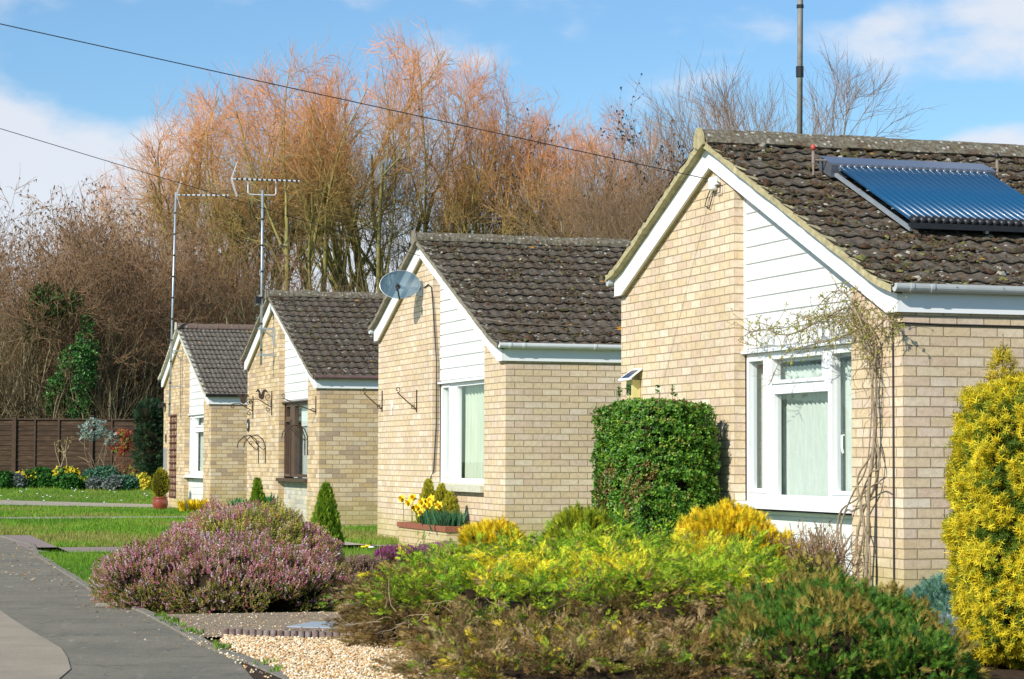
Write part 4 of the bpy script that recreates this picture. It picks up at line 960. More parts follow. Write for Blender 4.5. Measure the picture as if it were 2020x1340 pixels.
# ------------------------------------------------------------------ fence
fa = np.array([-16.5, 58.6]); fd = np.array([cy_*1.0, .06]); fd = fd/np.linalg.norm(fd); fz = .28
ft = thing('timber_fence', 'dark brown lapped timber fence along the back of the lawn', 'fence', (fa[0], fa[1], fz), math.atan2(fd[1], fd[0]))
for k in range(6):
    x0 = k*1.93; b = MB(); b.box(x0, x0+.10, -.05, .05, -.1, 1.88); ps = b.build('post', M['fencepost'], ft); b = MB(); b.box(x0-.02, x0+.12, -.07, .07, 1.882, 1.91); b.build('post_cap', M['fencepost'], ps)
    b = MB(); rng = np.random.default_rng(k)
    for j in range(14):
        z0 = .0+j*.127; b.prism([(.012, z0-.01), (.0, z0-.01), (.016, z0+.135), (.022, z0+.135)], x0+.102, x0+1.928)
    pn = b.build('panel', M['fence'], ft)
    b = MB(); b.box(x0+.102, x0+1.928, -.03, -.001, 1.79, 1.82); 
    for q in (.55, 1.15): b.box(x0+q, x0+q+.04, -.028, -.002, .0, 1.789)
    b.build('batten', M['fencepost'], pn)

# ------------------------------------------------------------------ trees behind the row
TREES = {
 'willow': dict(stems=7, lean=.66, r0=.22, base=.35, up0=.035, blv=2, z0=.56, z1=.86, env=(.60, .35, .41, .43),
    spec=[dict(n=8, ratio=.45, ang=.62, up=.025, wob=.12, seg=8, t0=.20, rr=.62), dict(n=11, ratio=.15, ang=.72, up=.03, wob=.17, seg=4, t0=.25, rr=.48),
          dict(n=10, ratio=.075, ang=.75, up=.06, wob=.16, seg=3, t0=.15, rr=.42), dict(n=4, ratio=.05, ang=.55, up=.08, wob=.12, seg=2, t0=.1, rr=.85)],
    bark=((.30, .27, .085), (.38, .31, .14)), tip=((.34, .26, .09), (.80, .36, .145))),
 'hazel': dict(stems=11, lean=.95, r0=.085, base=.9, up0=.0, blv=1, z0=.1, z1=.9, env=(.50, .52, .50, 0),
    spec=[dict(n=10, ratio=.4, ang=.65, up=.03, wob=.20, seg=6, t0=.12, rr=.5), dict(n=9, ratio=.17, ang=.7, up=.02, wob=.22, seg=4, t0=.1, rr=.5),
          dict(n=8, ratio=.09, ang=.65, up=.05, wob=.22, seg=3, t0=.1, rr=.6)],
    bark=((.14, .12, .07), (.22, .17, .10)), tip=((.18, .13, .07), (.38, .23, .13)), catkin=(9000, .075, [(.32, .16, .07), (.24, .12, .05), (.36, .20, .10), (.18, .10, .045)]), cj=.5),
 'alder': dict(stems=1, lean=.1, r0=.12, base=.1, up0=.03, blv=1, z0=.2, z1=1, env=(.60, .17, .41, 0),
    spec=[dict(n=34, ratio=.22, ang=.95, up=.07, wob=.13, seg=6, t0=.22, rr=.35), dict(n=9, ratio=.085, ang=.7, up=.06, wob=.16, seg=3, t0=.15, rr=.5),
          dict(n=4, ratio=.04, ang=.6, up=.05, wob=.15, seg=2, t0=.2, rr=.6)],
    bark=((.13, .11, .08), (.13, .10, .08)), tip=((.12, .09, .075), (.13, .085, .075)), catkin=(2600, .10, [(.045, .035, .03), (.07, .05, .04)]), cj=1.2),
 'ash': dict(stems=4, lean=.42, r0=.12, base=.3, up0=.02, blv=1, z0=.2, z1=1, env=(.60, .36, .40, .2),
    spec=[dict(n=13, ratio=.40, ang=.55, up=.05, wob=.12, seg=6, t0=.25, rr=.5), dict(n=11, ratio=.16, ang=.55, up=.07, wob=.14, seg=4, t0=.2, rr=.5),
          dict(n=7, ratio=.085, ang=.5, up=.10, wob=.12, seg=3, t0=.15, rr=.6)],
    bark=((.20, .17, .09), (.24, .19, .12)), tip=((.24, .17, .09), (.32, .20, .12))),
 'thicket': dict(stems=16, lean=.45, r0=.065, base=1.6, up0=.03, blv=1, z0=.1, z1=1, env=(.45, .45, .55, 0),
    spec=[dict(n=9, ratio=.35, ang=.5, up=.06, wob=.14, seg=4, t0=.25, rr=.5), dict(n=8, ratio=.17, ang=.5, up=.10, wob=.15, seg=3, t0=.1, rr=.6)],
    bark=((.33, .27, .16), (.22, .18, .10)), tip=((.12, .09, .045), (.17, .125, .06))),
}
GT = 'bare trees behind the bungalows'
def px(x, D): return (x-1010)/4580*D
def protos(kind, seeds, H):
    out = []
    for s in seeds: out.append(tree_mesh(kind, s, H))
    return out
LAB = {}
def plant_tree(name, tm, loc, label, rz, sc, group, mats=None):
    t = thing(name, label, 'tree', loc, rz, group); t.scale = sc if isinstance(sc, tuple) else (sc,)*3
    return t
class Proto:
    def __init__(s, kind, seed, H):
        tr_, cr, ex = tree_mesh(kind, seed, H); s.parts = []
        for nm, d, mt in (('trunk', tr_, 'twig'), ('crown', cr, 'twig'), ('catkins', ex, 'leaf')):
            if d is None: continue
            o = mk(nm, d[0], d[1], M[mt], None, d[2]); s.parts.append(o)
        s.first = True
    def put(s, name, loc, label, rz=0, sc=1.0, group=GT, cat='tree'):
        t = thing(name, label, cat, loc, rz, group); t.scale = sc if isinstance(sc, tuple) else (sc,)*3
        for o in s.parts:
            if s.first: c = o
            else: c = o.copy(); C.objects.link(c)
            c.parent = t
        s.first = False; return t
wA, wB, wC = Proto('willow', 3, 13), Proto('willow', 8, 13), Proto('willow', 15, 13)
def ht(x, y, D_, H_): return ((907-y)/4580*D_+1.0)/H_
for (pr, x, y, Dp, w_, rz, lb) in (
    (wA, 575, 105, 74, .94, .3, 'orange twigged willow, the left of the two highest domes'),
    (wB, 450, 180, 76, .84, 1.9, 'orange twigged willow on the left shoulder of the tall group'),
    (wC, 345, 268, 77, .80, 4.1, 'pinkish willow sloping down to the cloud at the left of the tall group'),
    (wC, 695, 165, 79, .78, 5.2, 'willow filling the dip between the two highest domes'),
    (wB, 805, 85, 75, .90, .8, 'tallest orange willow, its dome highest left of centre'),
    (wC, 930, 155, 77, .80, 1.1, 'willow on the right shoulder of the tallest dome'),
    (wA, 1030, 190, 75, .82, 3.9, 'orange willow just right of the tallest group, over the second roof'),
    (wB, 1140, 225, 77, .84, 2.2, 'lower brown willow left of the nearest gable')):
    pr.put('willow_tree', (px(x, Dp), Dp, .3), lb, rz, (w_, w_, 1.035*ht(x, y, Dp, 13)))
hA, hB = Proto('hazel', 21, 8.5), Proto('hazel', 27, 8.5)
for (pr, x, y, Dp, w_, rz, lb) in (
    (hA, 130, 345, 64, .95, .2, 'wide brown hazel with catkins behind the fence, ivy climbing in it'),
    (hB, 20, 385, 66, .98, 2.0, 'brown hazel cut by the left edge of the photo'),
    (hB, 285, 355, 66, .95, 4.4, 'brown hazel directly left of the tall aerial'),
    (hA, 400, 400, 67, .95, 3.3, 'brown hazel behind the farthest bungalow roof'),
    (hB, 215, 370, 70, 1.0, 1.0, 'hazel set back between the ivy clad one and the next'),
    (hA, -80, 400, 69, .95, 5.0, 'hazel just beyond the left edge of the photo'),
    (hA, 70, 420, 71, 1.0, 1.7, 'hazel deep behind the fence near the left edge'),
    (hB, 480, 470, 70, .9, 5.5, 'brown hazel behind the gable with the silver aerial'),
    (hA, 345, 430, 72, .95, 2.8, 'hazel deep behind the tall aerial')):
    pr.put('hazel_tree', (px(x, Dp), Dp, .3), lb, rz, (w_, w_, ht(x, y, Dp, 8.5)))
al1, al2 = Proto('alder', 33, 14), Proto('alder', 36, 14)
al1.put('alder_tree', (px(1052, 73), 73, .2), 'thin dark coned alder spire rising alone left of the nearest gable', .4, (.62, .62, ht(0, 92, 73, 14)))
al2.put('alder_tree', (px(1235, 71), 71, .2), 'dark alder with clustered cones between the spire and the nearest ridge', 1.4, (.85, .85, ht(0, 90, 71, 14)))
aA, aB = Proto('ash', 41, 13), Proto('ash', 45, 13)
for (pr, x, y, Dp, w_, rz, lb) in (
    (aA, 1420, 105, 72, .85, .5, 'bare purplish tree above the peak of the nearest gable'),
    (aB, 1590, 90, 74, .92, 2.4, 'bare tree seen behind the tall weathered pole'),
    (aB, 1500, 125, 79, .85, 4.9, 'bare tree filling in between the one at the peak and the pole'),
    (aB, 1330, 190, 78, .8, 4.0, 'bare tree low on the left of the nearest ridge'),
    (aA, 1180, 245, 70, .7, 3.0, 'twiggy tree filling the gap left of the nearest gable'),
    (aA, 1290, 260, 68, .66, 5.1, 'olive twigged tree right against the nearest left roof slope')):
    pr.put('ash_tree', (px(x, Dp), Dp, .2), lb, rz, (w_, w_, ht(x, y, Dp, 13)))
tA, tB = Proto('thicket', 51, 6), Proto('thicket', 55, 6)
k_ = 0
for (x, Dp, sc, rz, lb) in ((-30, 61.5, .95, 0, 'pale upright stems behind the fence at the left edge'), (70, 62, .9, 1, 'pale upright stems behind the second fence panel'), (170, 62, .85, 2, 'stems behind the fence below the ivy'), (260, 63, .9, 3, 'stems behind the right end of the fence'),
    (20, 68, 1.0, 2.2, 'deeper scrub behind the fence at the left edge'), (120, 68, 1.0, 3.3, 'deeper scrub behind the ivy clad hazel'), (220, 68, 1.0, 4.6, 'deeper scrub between fence and aerial'), (320, 69, 1.0, 5.9, 'deeper scrub just left of the farthest roof'),
    (430, 66, 1.1, 4, 'scrub behind the farthest roof'), (520, 66, 1.1, 5, 'scrub behind the silver aerial pole'), (610, 67, 1.15, .5, 'olive scrub over the middle of the third roof'), (700, 67, 1.2, 1.5, 'olive scrub left of the satellite dish'), (780, 68, 1.1, 2.5, 'olive scrub right behind the satellite dish'), (860, 68, 1.1, .9, 'olive scrub over the second ridge, right of the dish'), (950, 68, 1.1, 3.5, 'olive scrub over the middle of the second roof'), (1110, 68, 1.15, 4.5, 'olive scrub at the right end of the second roof'), (1220, 66, 1.2, 5.5, 'olive scrub touching the nearest left eave')):
    (tA if k_ % 2 else tB).put('scrub_thicket', (px(x, Dp), Dp, .2), lb, rz, sc, 'scrub behind the bungalows', 'shrub'); k_ += 1

# ivy in the left hazel, dark evergreens low between the trunks
rng0 = np.random.default_rng(1); TL = [t_leaves(rng0), t_leaves(rng0)]; TLS = [t_leaves(rng0, 2, .9, .32)]
ivc = pal([(.03, .11, .02), (.05, .17, .025), (.02, .065, .012), (.10, .24, .04)])
t = thing('ivy', 'bright green ivy climbing the trunk of the leftmost wide hazel', 'ivy', (px(150, 60.6), 60.6, .3))
bush('ivy', t, [(.05, 0, 1.9, .38, .4, 1.3), (.0, 0, 3.0, .5, .45, .8), (.3, 0, 3.7, .33, .3, .6), (-.45, .1, 2.4, .35, .3, .6), (.3, .1, 4.3, .25, .3, .5)], 3300, TL, .07, ivc, M['glossleaf'], 71, wl=.9, amp=.12, up=.1, depth=.5, part='leaves', core=0, cut=-.3)
t = thing('ivy', 'darker ivy patch higher and left of the bright ivy', 'ivy', (px(95, 61), 61, .3))
bush('ivy', t, [(0, 0, 4.9, .55, .4, .45), (-.35, .1, 4.3, .35, .3, .5), (.6, 0, 4.9, .35, .3, .3)], 420, TL, .11, pal([(.05, .10, .02), (.03, .07, .015), (.09, .12, .03)]), M['leaf'], 72, wl=.9, amp=.15, up=.1, depth=.6, part='leaves', core=0, cut=-.6)
gr = pal([(.03, .06, .015), (.05, .09, .02), (.02, .04, .012), (.09, .12, .03)])
for k, (x, Dp, r_, h_, lb) in enumerate(((640, 70, 1.0, 2.2, 'dark evergreen scrub low behind the ridge of the third roof'), (730, 71, 1.1, 2.6, 'dark ivy clad stump left of the satellite dish'), (560, 72, .8, 2.0, 'dark evergreen just right of the silver pole'), (860, 73, .9, 2.2, 'dark evergreen hidden over the second ridge'))):
    t = thing('evergreen_scrub', lb, 'shrub', (px(x, Dp), Dp, .2), 0, 'dark evergreens among the trunks')
    bush('x', t, [(0, 0, h_, r_, .8, h_)], 1600, TL, .13, gr, M['glossleaf'], 80+k, wl=.8, amp=.2, up=.1, depth=.5, core=.55, cut=-.4, part='foliage')
t = thing('yew_tree', 'dark blue-green evergreen squeezed between the fence end and the farthest bungalow', 'tree', (px(300, 56.5), 56.5, .3))
bush('x', t, [(0, 0, 1.1, .36, .36, .85), (-.06, 0, 1.75, .30, .3, .45), (.1, 0, .5, .30, .3, .55)], 2600, [t_spray(rng0, 5, .3)], .15, pal([(.03, .07, .03), (.045, .10, .045), (.02, .045, .02), (.07, .12, .05)]), M['leaf'], 90, wl=.35, amp=.12, up=.1, depth=.35)

# ------------------------------------------------------------------ near planting
SP = [t_spray(rng0, 7, .27) for _ in range(4)]; ND = [t_needles(rng0, 12, .045, .5) for _ in range(3)]; ND2 = [t_needles(rng0, 16, .055, .42) for _ in range(3)]
def heath_t(n=9):
    T = []
    for i in range(n):
        a = i*2.4; z = .15+.8*i/n; r = .16*(1-.4*i/n); d = np.array([math.cos(a), math.sin(a), 0]); p = np.array([-math.sin(a), math.cos(a), 0])*.10
        T += [d*.02+[0, 0, z-.05]-p, d*.02+[0, 0, z-.05]+p, d*r+[0, 0, z+.12]]
    return np.array(T)
HT = [heath_t(), heath_t(8)]

# big spreading juniper: green-gold top, browned-off sides
JO = (.45, 14.2, 0)
t = thing('spreading_juniper', 'huge low spreading juniper, lime green on top and dead brown along its front face', 'shrub', JO)
def jcol(P, nor, lum, rng):
    n = len(P); top = np.array([(.20, .31, .022), (.11, .24, .018), (.32, .38, .025), (.42, .36, .028), (.07, .16, .015)])
    br_ = np.array([(.20, .125, .035), (.13, .085, .028), (.30, .20, .065), (.16, .13, .028), (.40, .29, .13)])
    c1 = top[rng.choice(5, n, p=[.34, .27, .22, .08, .09])]; c2 = br_[rng.choice(5, n, p=[.3, .25, .2, .15, .1])]
    L1 = np.sin(P[:, 0]*5.3+1)*np.sin(P[:, 1]*4.1)+.6*np.sin(P[:, 0]*11+P[:, 1]*7)
    gold = (np.sin(P[:, 0]*3.1+2.2)*np.cos(P[:, 1]*2.7+.6)+.4*np.sin(P[:, 0]*9)) > .75
    c1 = np.where((gold & (rng.random(n) < .6))[:, None], np.array([(.52, .42, .03)]), c1)
    hgt = P[:, 2] + .12*L1*.6 + rng.normal(0, .05, n); lim = .30 + .05*np.sin(P[:, 0]*2.3)+.03*np.sin(P[:, 0]*7); f = (hgt > lim) & (nor[:, 2] > .25+rng.normal(0, .12, n))
    edge = (P[:, 0] < -1.0+rng.normal(0, .12, n)) & (rng.random(n) < .75); f = f & ~edge
    return np.where(f[:, None], c1, c2)*rng.uniform(.75, 1.25, (n, 1))
JB = [(-1.0, -.25, .08, .36, .70, .27), (-.9, .5, .12, .4, .6, .30), (-.1, -2.95, -.02, .8, .4, .16), (.45, -2.7, -.02, .5, .5, .17), (-.62, -.1, .12, .62, .95, .32), (-.15, -.55, .10, .80, .90, .31), (.35, .2, .12, .95, 1.2, .39), (-.3, .8, .13, .85, 1.0, .40), (.55, -.8, .08, .72, .70, .32), (.85, .2, .08, .50, 1.1, .36), (.4, 1.4, .15, .95, .9, .42), (.95, 1.3, .10, .5, .8, .36),
      (-.50, -1.55, .0, .50, .42, .20), (-.05, -1.85, .0, .60, .5, .19), (.45, -2.0, .0, .50, .5, .20), (-.62, -2.2, -.02, .40, .45, .16), (-.15, -2.55, 0, .6, .45, .18)]
def fans(parent, blobs, nf, per, T, size, colfn, mat, seed, Lf=(.11, .26), upf=.22, wl=.34, amp=.12, zmin=0.0, core=.78, flat=.35, boxy=0):
    """layered branch fans: flat sprays of foliage that leave the plant outwards and nod at the tip"""
    rng = np.random.default_rng(seed); L = Lump(rng, wl); B = np.array(blobs, dtype=float); area = B[:, 3]*B[:, 4]+B[:, 3]*B[:, 5]+B[:, 4]*B[:, 5]; area /= area.sum()
    k = rng.choice(len(B), size=nf*3, p=area); b = B[k]; d0 = unit(rng.normal(size=(len(k), 3))); d = d0*(1-boxy)+d0/np.abs(d0).max(1, keepdims=True)*boxy*.86; lum = L(b[:, :3]+d*b[:, 3:]); P = b[:, :3]+d*b[:, 3:]*(.86+amp*lum+.07*rng.normal(size=len(k)))[:, None]
    ok = (P[:, 2] > zmin) & (lum > -1.0)
    for j in range(len(B)): ok &= ~((np.linalg.norm((P-B[j, :3])/B[j, 3:], axis=1) < .76) & (k != j))
    P = P[ok][:nf]; d = d[ok][:nf]; b = b[ok][:nf]; lum = lum[ok][:nf]; d0 = d0[ok][:nf]; nor = unit(np.sign(d0)*np.abs(d0)**(1+2*boxy)/b[:, 3:]); n = len(P)
    h = nor*np.array([1, 1, .35])+rng.normal(0, .55, (n, 3))*np.array([1, 1, .3]); h[:, 2] = np.abs(h[:, 2])*.5+upf; h = unit(h)
    # on top the branches all sweep gently the same way, as a spreading juniper's do
    side = unit(np.cross(h, np.array([0, 0, 1.]))); up_ = np.cross(side, h); Ln = rng.uniform(Lf[0], Lf[1], n)
    t = rng.random((n, per))**.7; w = rng.uniform(-1, 1, (n, per))*(.15+.85*(1-t))*.42
    Q = P[:, None, :]+h[:, None, :]*(t*Ln[:, None])[:, :, None]+side[:, None, :]*(w*Ln[:, None])[:, :, None]+up_[:, None, :]*(rng.normal(0, .06, (n, per))*Ln[:, None])[:, :, None]
    Q[:, :, 2] -= (t**2.2)*Ln[:, None]*.20
    ax = h[:, None, :]*1.0+side[:, None, :]*(w*1.6)[:, :, None]+rng.normal(0, .22, (n, per, 3)); ax[:, :, 2] -= (t*.25); ax = ax.reshape(-1, 3); Q = Q.reshape(-1, 3); tt = t.reshape(-1)
    lumr = np.repeat(lum, per); norr = np.repeat(nor, per, 0); fid = np.repeat(np.arange(n), per); P0 = np.repeat(P, per, 0)
    col = colfn(P0, norr, lumr, tt, fid, rng); okk = Q[:, 2] > .005; Q, ax, col = Q[okk], ax[okk], col[okk]
    which = rng.integers(0, len(T), len(Q)); Vs, Fs, Cs, off = [], [], [], 0
    for q in range(len(T)):
        s_ = which == q; V_, F_, c_ = scatter(T[q], Q[s_], frames(ax[s_], rng), size*rng.uniform(.65, 1.3, s_.sum()), col[s_], np.tile(rng.uniform(.85, 1.15, len(T[q])//3), (3, 1)).T.ravel()); Vs.append(V_); Fs.append(F_+off); Cs.append(c_); off += len(V_)
    mk('foliage', np.vstack(Vs), np.vstack(Fs), mat, parent, np.vstack(Cs)); bush('c', parent, blobs, 10, T, size, pal([(.03, .03, .01)]), mat, seed+1, wl=wl, amp=amp, core=core, part='inner_sprigs', boxy=boxy)
def jcol2(P, nor, lum, t, fid, rng):
    n = len(P); nf = fid.max()+1; r1 = rng.random(nf)[fid]; r2 = rng.normal(0, 1, nf)[fid]
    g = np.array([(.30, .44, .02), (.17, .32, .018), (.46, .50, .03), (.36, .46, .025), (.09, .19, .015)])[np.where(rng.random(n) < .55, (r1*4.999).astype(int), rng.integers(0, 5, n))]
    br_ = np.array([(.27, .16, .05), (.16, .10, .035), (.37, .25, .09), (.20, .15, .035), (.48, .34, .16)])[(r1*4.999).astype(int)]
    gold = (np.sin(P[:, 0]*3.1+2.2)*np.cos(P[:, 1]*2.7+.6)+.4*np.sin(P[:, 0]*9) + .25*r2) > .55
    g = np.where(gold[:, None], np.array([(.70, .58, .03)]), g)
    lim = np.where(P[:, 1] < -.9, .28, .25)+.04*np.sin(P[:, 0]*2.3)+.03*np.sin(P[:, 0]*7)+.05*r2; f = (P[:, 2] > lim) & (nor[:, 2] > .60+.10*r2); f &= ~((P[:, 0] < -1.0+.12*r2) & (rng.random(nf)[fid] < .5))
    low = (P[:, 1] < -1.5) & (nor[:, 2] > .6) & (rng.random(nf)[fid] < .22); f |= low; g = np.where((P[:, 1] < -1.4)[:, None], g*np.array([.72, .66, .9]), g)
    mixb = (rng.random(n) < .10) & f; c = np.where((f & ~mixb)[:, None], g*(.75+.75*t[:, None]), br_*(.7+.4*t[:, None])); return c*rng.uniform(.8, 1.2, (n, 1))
SPF = [t_spray(rng0, 5, .26) for _ in range(4)]
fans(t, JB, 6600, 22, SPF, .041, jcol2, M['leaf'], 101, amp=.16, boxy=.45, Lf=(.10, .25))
# bare dead stems under the skirt
rg = np.random.default_rng(102); b = MB()
for k in range(120):
    x = rg.uniform(-1.25, 1.3); y = -1.25+.35*((x-.0)**2)+rg.normal(0, .16); z = rg.uniform(.03, .24); p = Vector((x, y-.05, z)); d = Vector((rg.normal(0, .9), -.3+rg.normal(0, .3), rg.normal(.2, .5))).normalized(); q = [p]
    for j in range(5): d = (d+Vector(rg.normal(0, .35, 3))).normalized(); p = p+d*.045; q.append(p)
    b.tube([tuple(v) for v in q], [.0042, .004, .0035, .003, .0025, .0015], 4, False)
M['deadwood'] = simple('bleached_twigs', (.36, .27, .17), (.20, .14, .08), 30, .9)
b.build('dead_stems', M['deadwood'], t)
# taller sprays that stand up out of the top
# gold conifers
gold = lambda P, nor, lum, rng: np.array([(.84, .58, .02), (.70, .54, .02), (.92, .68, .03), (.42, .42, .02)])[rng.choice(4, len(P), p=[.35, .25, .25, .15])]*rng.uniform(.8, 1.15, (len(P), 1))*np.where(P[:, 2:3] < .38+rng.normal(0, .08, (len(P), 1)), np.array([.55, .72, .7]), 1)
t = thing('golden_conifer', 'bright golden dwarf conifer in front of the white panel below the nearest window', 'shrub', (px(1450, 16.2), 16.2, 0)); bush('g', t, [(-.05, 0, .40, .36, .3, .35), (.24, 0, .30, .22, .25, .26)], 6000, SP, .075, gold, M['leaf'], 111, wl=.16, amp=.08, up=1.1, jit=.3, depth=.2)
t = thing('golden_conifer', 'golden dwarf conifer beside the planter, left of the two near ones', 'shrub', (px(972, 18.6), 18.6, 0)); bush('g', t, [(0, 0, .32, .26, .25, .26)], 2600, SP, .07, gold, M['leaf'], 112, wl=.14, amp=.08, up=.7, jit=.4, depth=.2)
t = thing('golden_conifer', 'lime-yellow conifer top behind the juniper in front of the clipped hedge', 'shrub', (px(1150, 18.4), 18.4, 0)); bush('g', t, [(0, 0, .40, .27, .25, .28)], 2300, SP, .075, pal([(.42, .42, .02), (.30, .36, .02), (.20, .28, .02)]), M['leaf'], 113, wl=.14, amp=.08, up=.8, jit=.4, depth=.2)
# dark bronze-green conifer front right
def dcol(P, nor, lum, rng):
    n = len(P); c = np.array([(.075, .18, .02), (.12, .24, .025), (.045, .12, .017), (.19, .25, .03)])[rng.choice(4, n, p=[.35, .3, .2, .15])]
    tip = (lum > .75+rng.normal(0, .35, n)) & (nor[:, 2] > 0); return np.where(tip[:, None], np.array([(.33, .25, .05)])*rng.uniform(.7, 1.2, (n, 1)), c)*rng.uniform(.8, 1.2, (n, 1))
t = thing('bronze_conifer', 'dark green mounded conifer with bronze tips in the bottom right corner', 'shrub', (1.62, 12.2, 0))
DB = [(-.05, -.7, .05, .50, .45, .28), (.25, -.7, .03, .38, .45, .26), (.04, -.1, .12, .50, .55, .32), (-.28, -.3, .06, .36, .45, .27), (.30, .1, .10, .32, .5, .28), (.08, .55, .14, .34, .35, .33), (-.12, .3, .12, .38, .40, .31)]
bush('d', t, DB, 24000, [t_spray(rng0, 7, .30) for _ in range(3)], .054, dcol, M['leaf'], 121, wl=.16, amp=.16, up=.30, jit=.5, cut=-.75, depth=.16, core=.80)
# blue junipers
blu = pal([(.10, .24, .15), (.07, .18, .11), (.16, .32, .20), (.22, .38, .32)])
t = thing('blue_juniper', 'low blue-green juniper at the foot of the nearest side wall', 'shrub', (2.92, 14.6, 0)); bush('b', t, [(0, .1, .12, .42, .6, .22), (-.1, -.6, .08, .25, .35, .18)], 5000, SP, .075, blu, M['leaf'], 131, wl=.2, amp=.1, up=.35, jit=.5)
t = thing('blue_juniper', 'silvery blue ground juniper between the bronze conifer and the golden yew', 'shrub', (2.44, 13.05, 0)); bush('b', t, [(0, 0, .05, .14, .25, .15), (.1, -.2, .03, .12, .2, .12)], 1500, SP, .06, pal([(.26, .36, .36), (.36, .45, .46), (.18, .27, .26)]), M['leaf'], 132, wl=.12, amp=.1, up=.4, jit=.5)
t = thing('blue_juniper', 'small pale blue tuft at the left foot of the twiggy brown shrub', 'shrub', (px(1615, 14.7), 14.7, 0)); bush('b', t, [(0, 0, .15, .14, .15, .14)], 800, SP, .06, blu, M['leaf'], 133, wl=.12, amp=.1, up=.4, jit=.5)
# golden yew column
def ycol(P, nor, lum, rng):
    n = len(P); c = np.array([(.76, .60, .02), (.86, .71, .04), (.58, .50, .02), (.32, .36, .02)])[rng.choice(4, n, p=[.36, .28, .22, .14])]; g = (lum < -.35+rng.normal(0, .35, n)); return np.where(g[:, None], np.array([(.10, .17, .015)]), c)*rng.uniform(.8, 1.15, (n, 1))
t = thing('golden_yew', 'tall golden yellow yew filling the right edge, one shoot standing above it', 'shrub', (2.92, 12.4, 0))
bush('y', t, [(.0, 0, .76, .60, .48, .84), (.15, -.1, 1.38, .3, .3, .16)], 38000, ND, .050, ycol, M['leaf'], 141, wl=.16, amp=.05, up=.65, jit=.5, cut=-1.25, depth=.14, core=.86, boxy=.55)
bush('y', t, [(-.30, 0, 1.56, .045, .045, .13)], 170, ND, .06, pal([(.66, .50, .02), (.5, .42, .02)]), M['leaf'], 142, core=0, up=1.2, jit=.4, part='leading_shoot', cut=-3)
b = MB(); b.tube([(-.31, 0, 1.35), (-.30, 0, 1.6), (-.295, 0, 1.78)], .004, 5); b.build('shoot_stem', M['deadwood'], t)
# brown twiggy shrub
def twiggy(name, label, loc, H_, n, seed, sp, col, leafcol=None, nl=0, cat='shrub', r_=.006, lsz=.02):
    rg = np.random.default_rng(seed); t = thing(name, label, cat, loc); brs = []; ends = []
    for k in range(n):
        a = rg.uniform(0, 2*PI); l = abs(rg.normal(0, sp)); p = np.array([math.cos(a)*.08*rg.random(), math.sin(a)*.08*rg.random(), 0]); d = np.array([math.cos(a)*math.sin(l), math.sin(a)*math.sin(l), math.cos(l)]); q = [p]
        for j in range(6): d = d+rg.normal(0, .16, 3)+np.array([0, 0, .05]); d /= np.linalg.norm(d); p = p+d*H_/6*rg.uniform(.7, 1.1); q.append(p)
        brs.append((np.array(q), r_, r_*.4)); 
        for m_ in range(5):
            i = rg.integers(1, 6); pp = q[i]; dd = rg.normal(0, .6, 3)+np.array([0, 0, .6]); dd /= np.linalg.norm(dd); qq = [pp]
            for j in range(6): dd = dd+rg.normal(0, .25, 3); dd /= np.linalg.norm(dd); pp = pp+dd*H_*.045; qq.append(pp)
            brs.append((np.array(qq), r_*.5, r_*.25)); ends += qq[1:]
    cf = lambda P, rng: np.array(col)*rng.uniform(.7, 1.3, (len(P), 1, 1))+np.zeros(P.shape)
    v, f, c = tubes_np(brs, 4, cf, rg); mk('stems', v, f, M['twig'], t, c)
    if nl:
        E_ = np.array(ends)[rg.integers(0, len(ends), nl)]; ax = rg.normal(0, 1, (nl, 3))+np.array([0, 0, .5]); cl = np.array(leafcol)[rg.integers(0, len(leafcol), nl)]*rg.uniform(.8, 1.2, (nl, 1))
        V_, F_, c_ = scatter(TLS[0], E_, frames(ax, rg), lsz*rg.uniform(.6, 1.4, nl), cl); mk('leaves', V_, F_, M['leaf'], t, c_)
    return t
twiggy('twiggy_shrub', 'leafless tan twiggy shrub in front of the white panel, right of the golden conifer', (px(1608, 16.0), 16.0, 0), .70, 95, 151, .42, (.34, .22, .13), [(.38, .26, .14), (.30, .17, .09), (.33, .31, .10)], 900, lsz=.018)

# clipped hedge block against the nearest bungalow
t = thing('clipped_hedge', 'square clipped evergreen bush with glossy leaves against the nearest front wall', 'bush', LW(0, -.50, 3.80, 0), YAW)
def hcol(P, nor, lum, rng):
    n = len(P); c = np.array([(.09, .22, .02), (.13, .29, .025), (.05, .14, .014), (.22, .36, .03), (.24, .23, .04)])[rng.choice(5, n, p=[.34, .27, .2, .12, .07])]
    a = (np.sin(P[:, 0]*6+1)*np.sin(P[:, 2]*5+.5)+.5*np.sin(P[:, 1]*9+P[:, 2]*7) > .7) & (rng.random(n) < .5); return np.where(a[:, None], np.array([(.17, .11, .03)]), c)*rng.uniform(.75, 1.25, (n, 1))
bush('h', t, [(0, 0, .87, .43, .74, .83)], 26000, [t_leaves(rng0, 4, .9, .3) for _ in range(3)], .030, hcol, M['glossleaf'], 161, wl=.20, amp=.045, up=.25, jit=.6, cut=-1.0, depth=.12, core=.87, boxy=.80)
rg = np.random.default_rng(162); b = MB(); pp_ = []
for k in range(5):
    y = rg.uniform(-.6, .6); x = rg.uniform(-.3, .3); b.tube([(x, y, 1.55), (x+rg.normal(0, .015), y+rg.normal(0, .015), 1.70+.09*rg.random())], .003, 4, False); pp_ += [(x, y, 1.66+.1*rg.random()) for _ in range(6)]
b.build('top_shoots', M['deadwood'], t)
V_, F_, c_ = scatter(TL[0], np.array(pp_), frames(rg.normal(0, .5, (len(pp_), 3))+[0, 0, 1], rg), .035*rg.uniform(.7, 1.3, len(pp_)), np.tile(np.array([[.08, .18, .03]]), (len(pp_), 1))); mk('shoot_leaves', V_, F_, M['glossleaf'], t, c_)

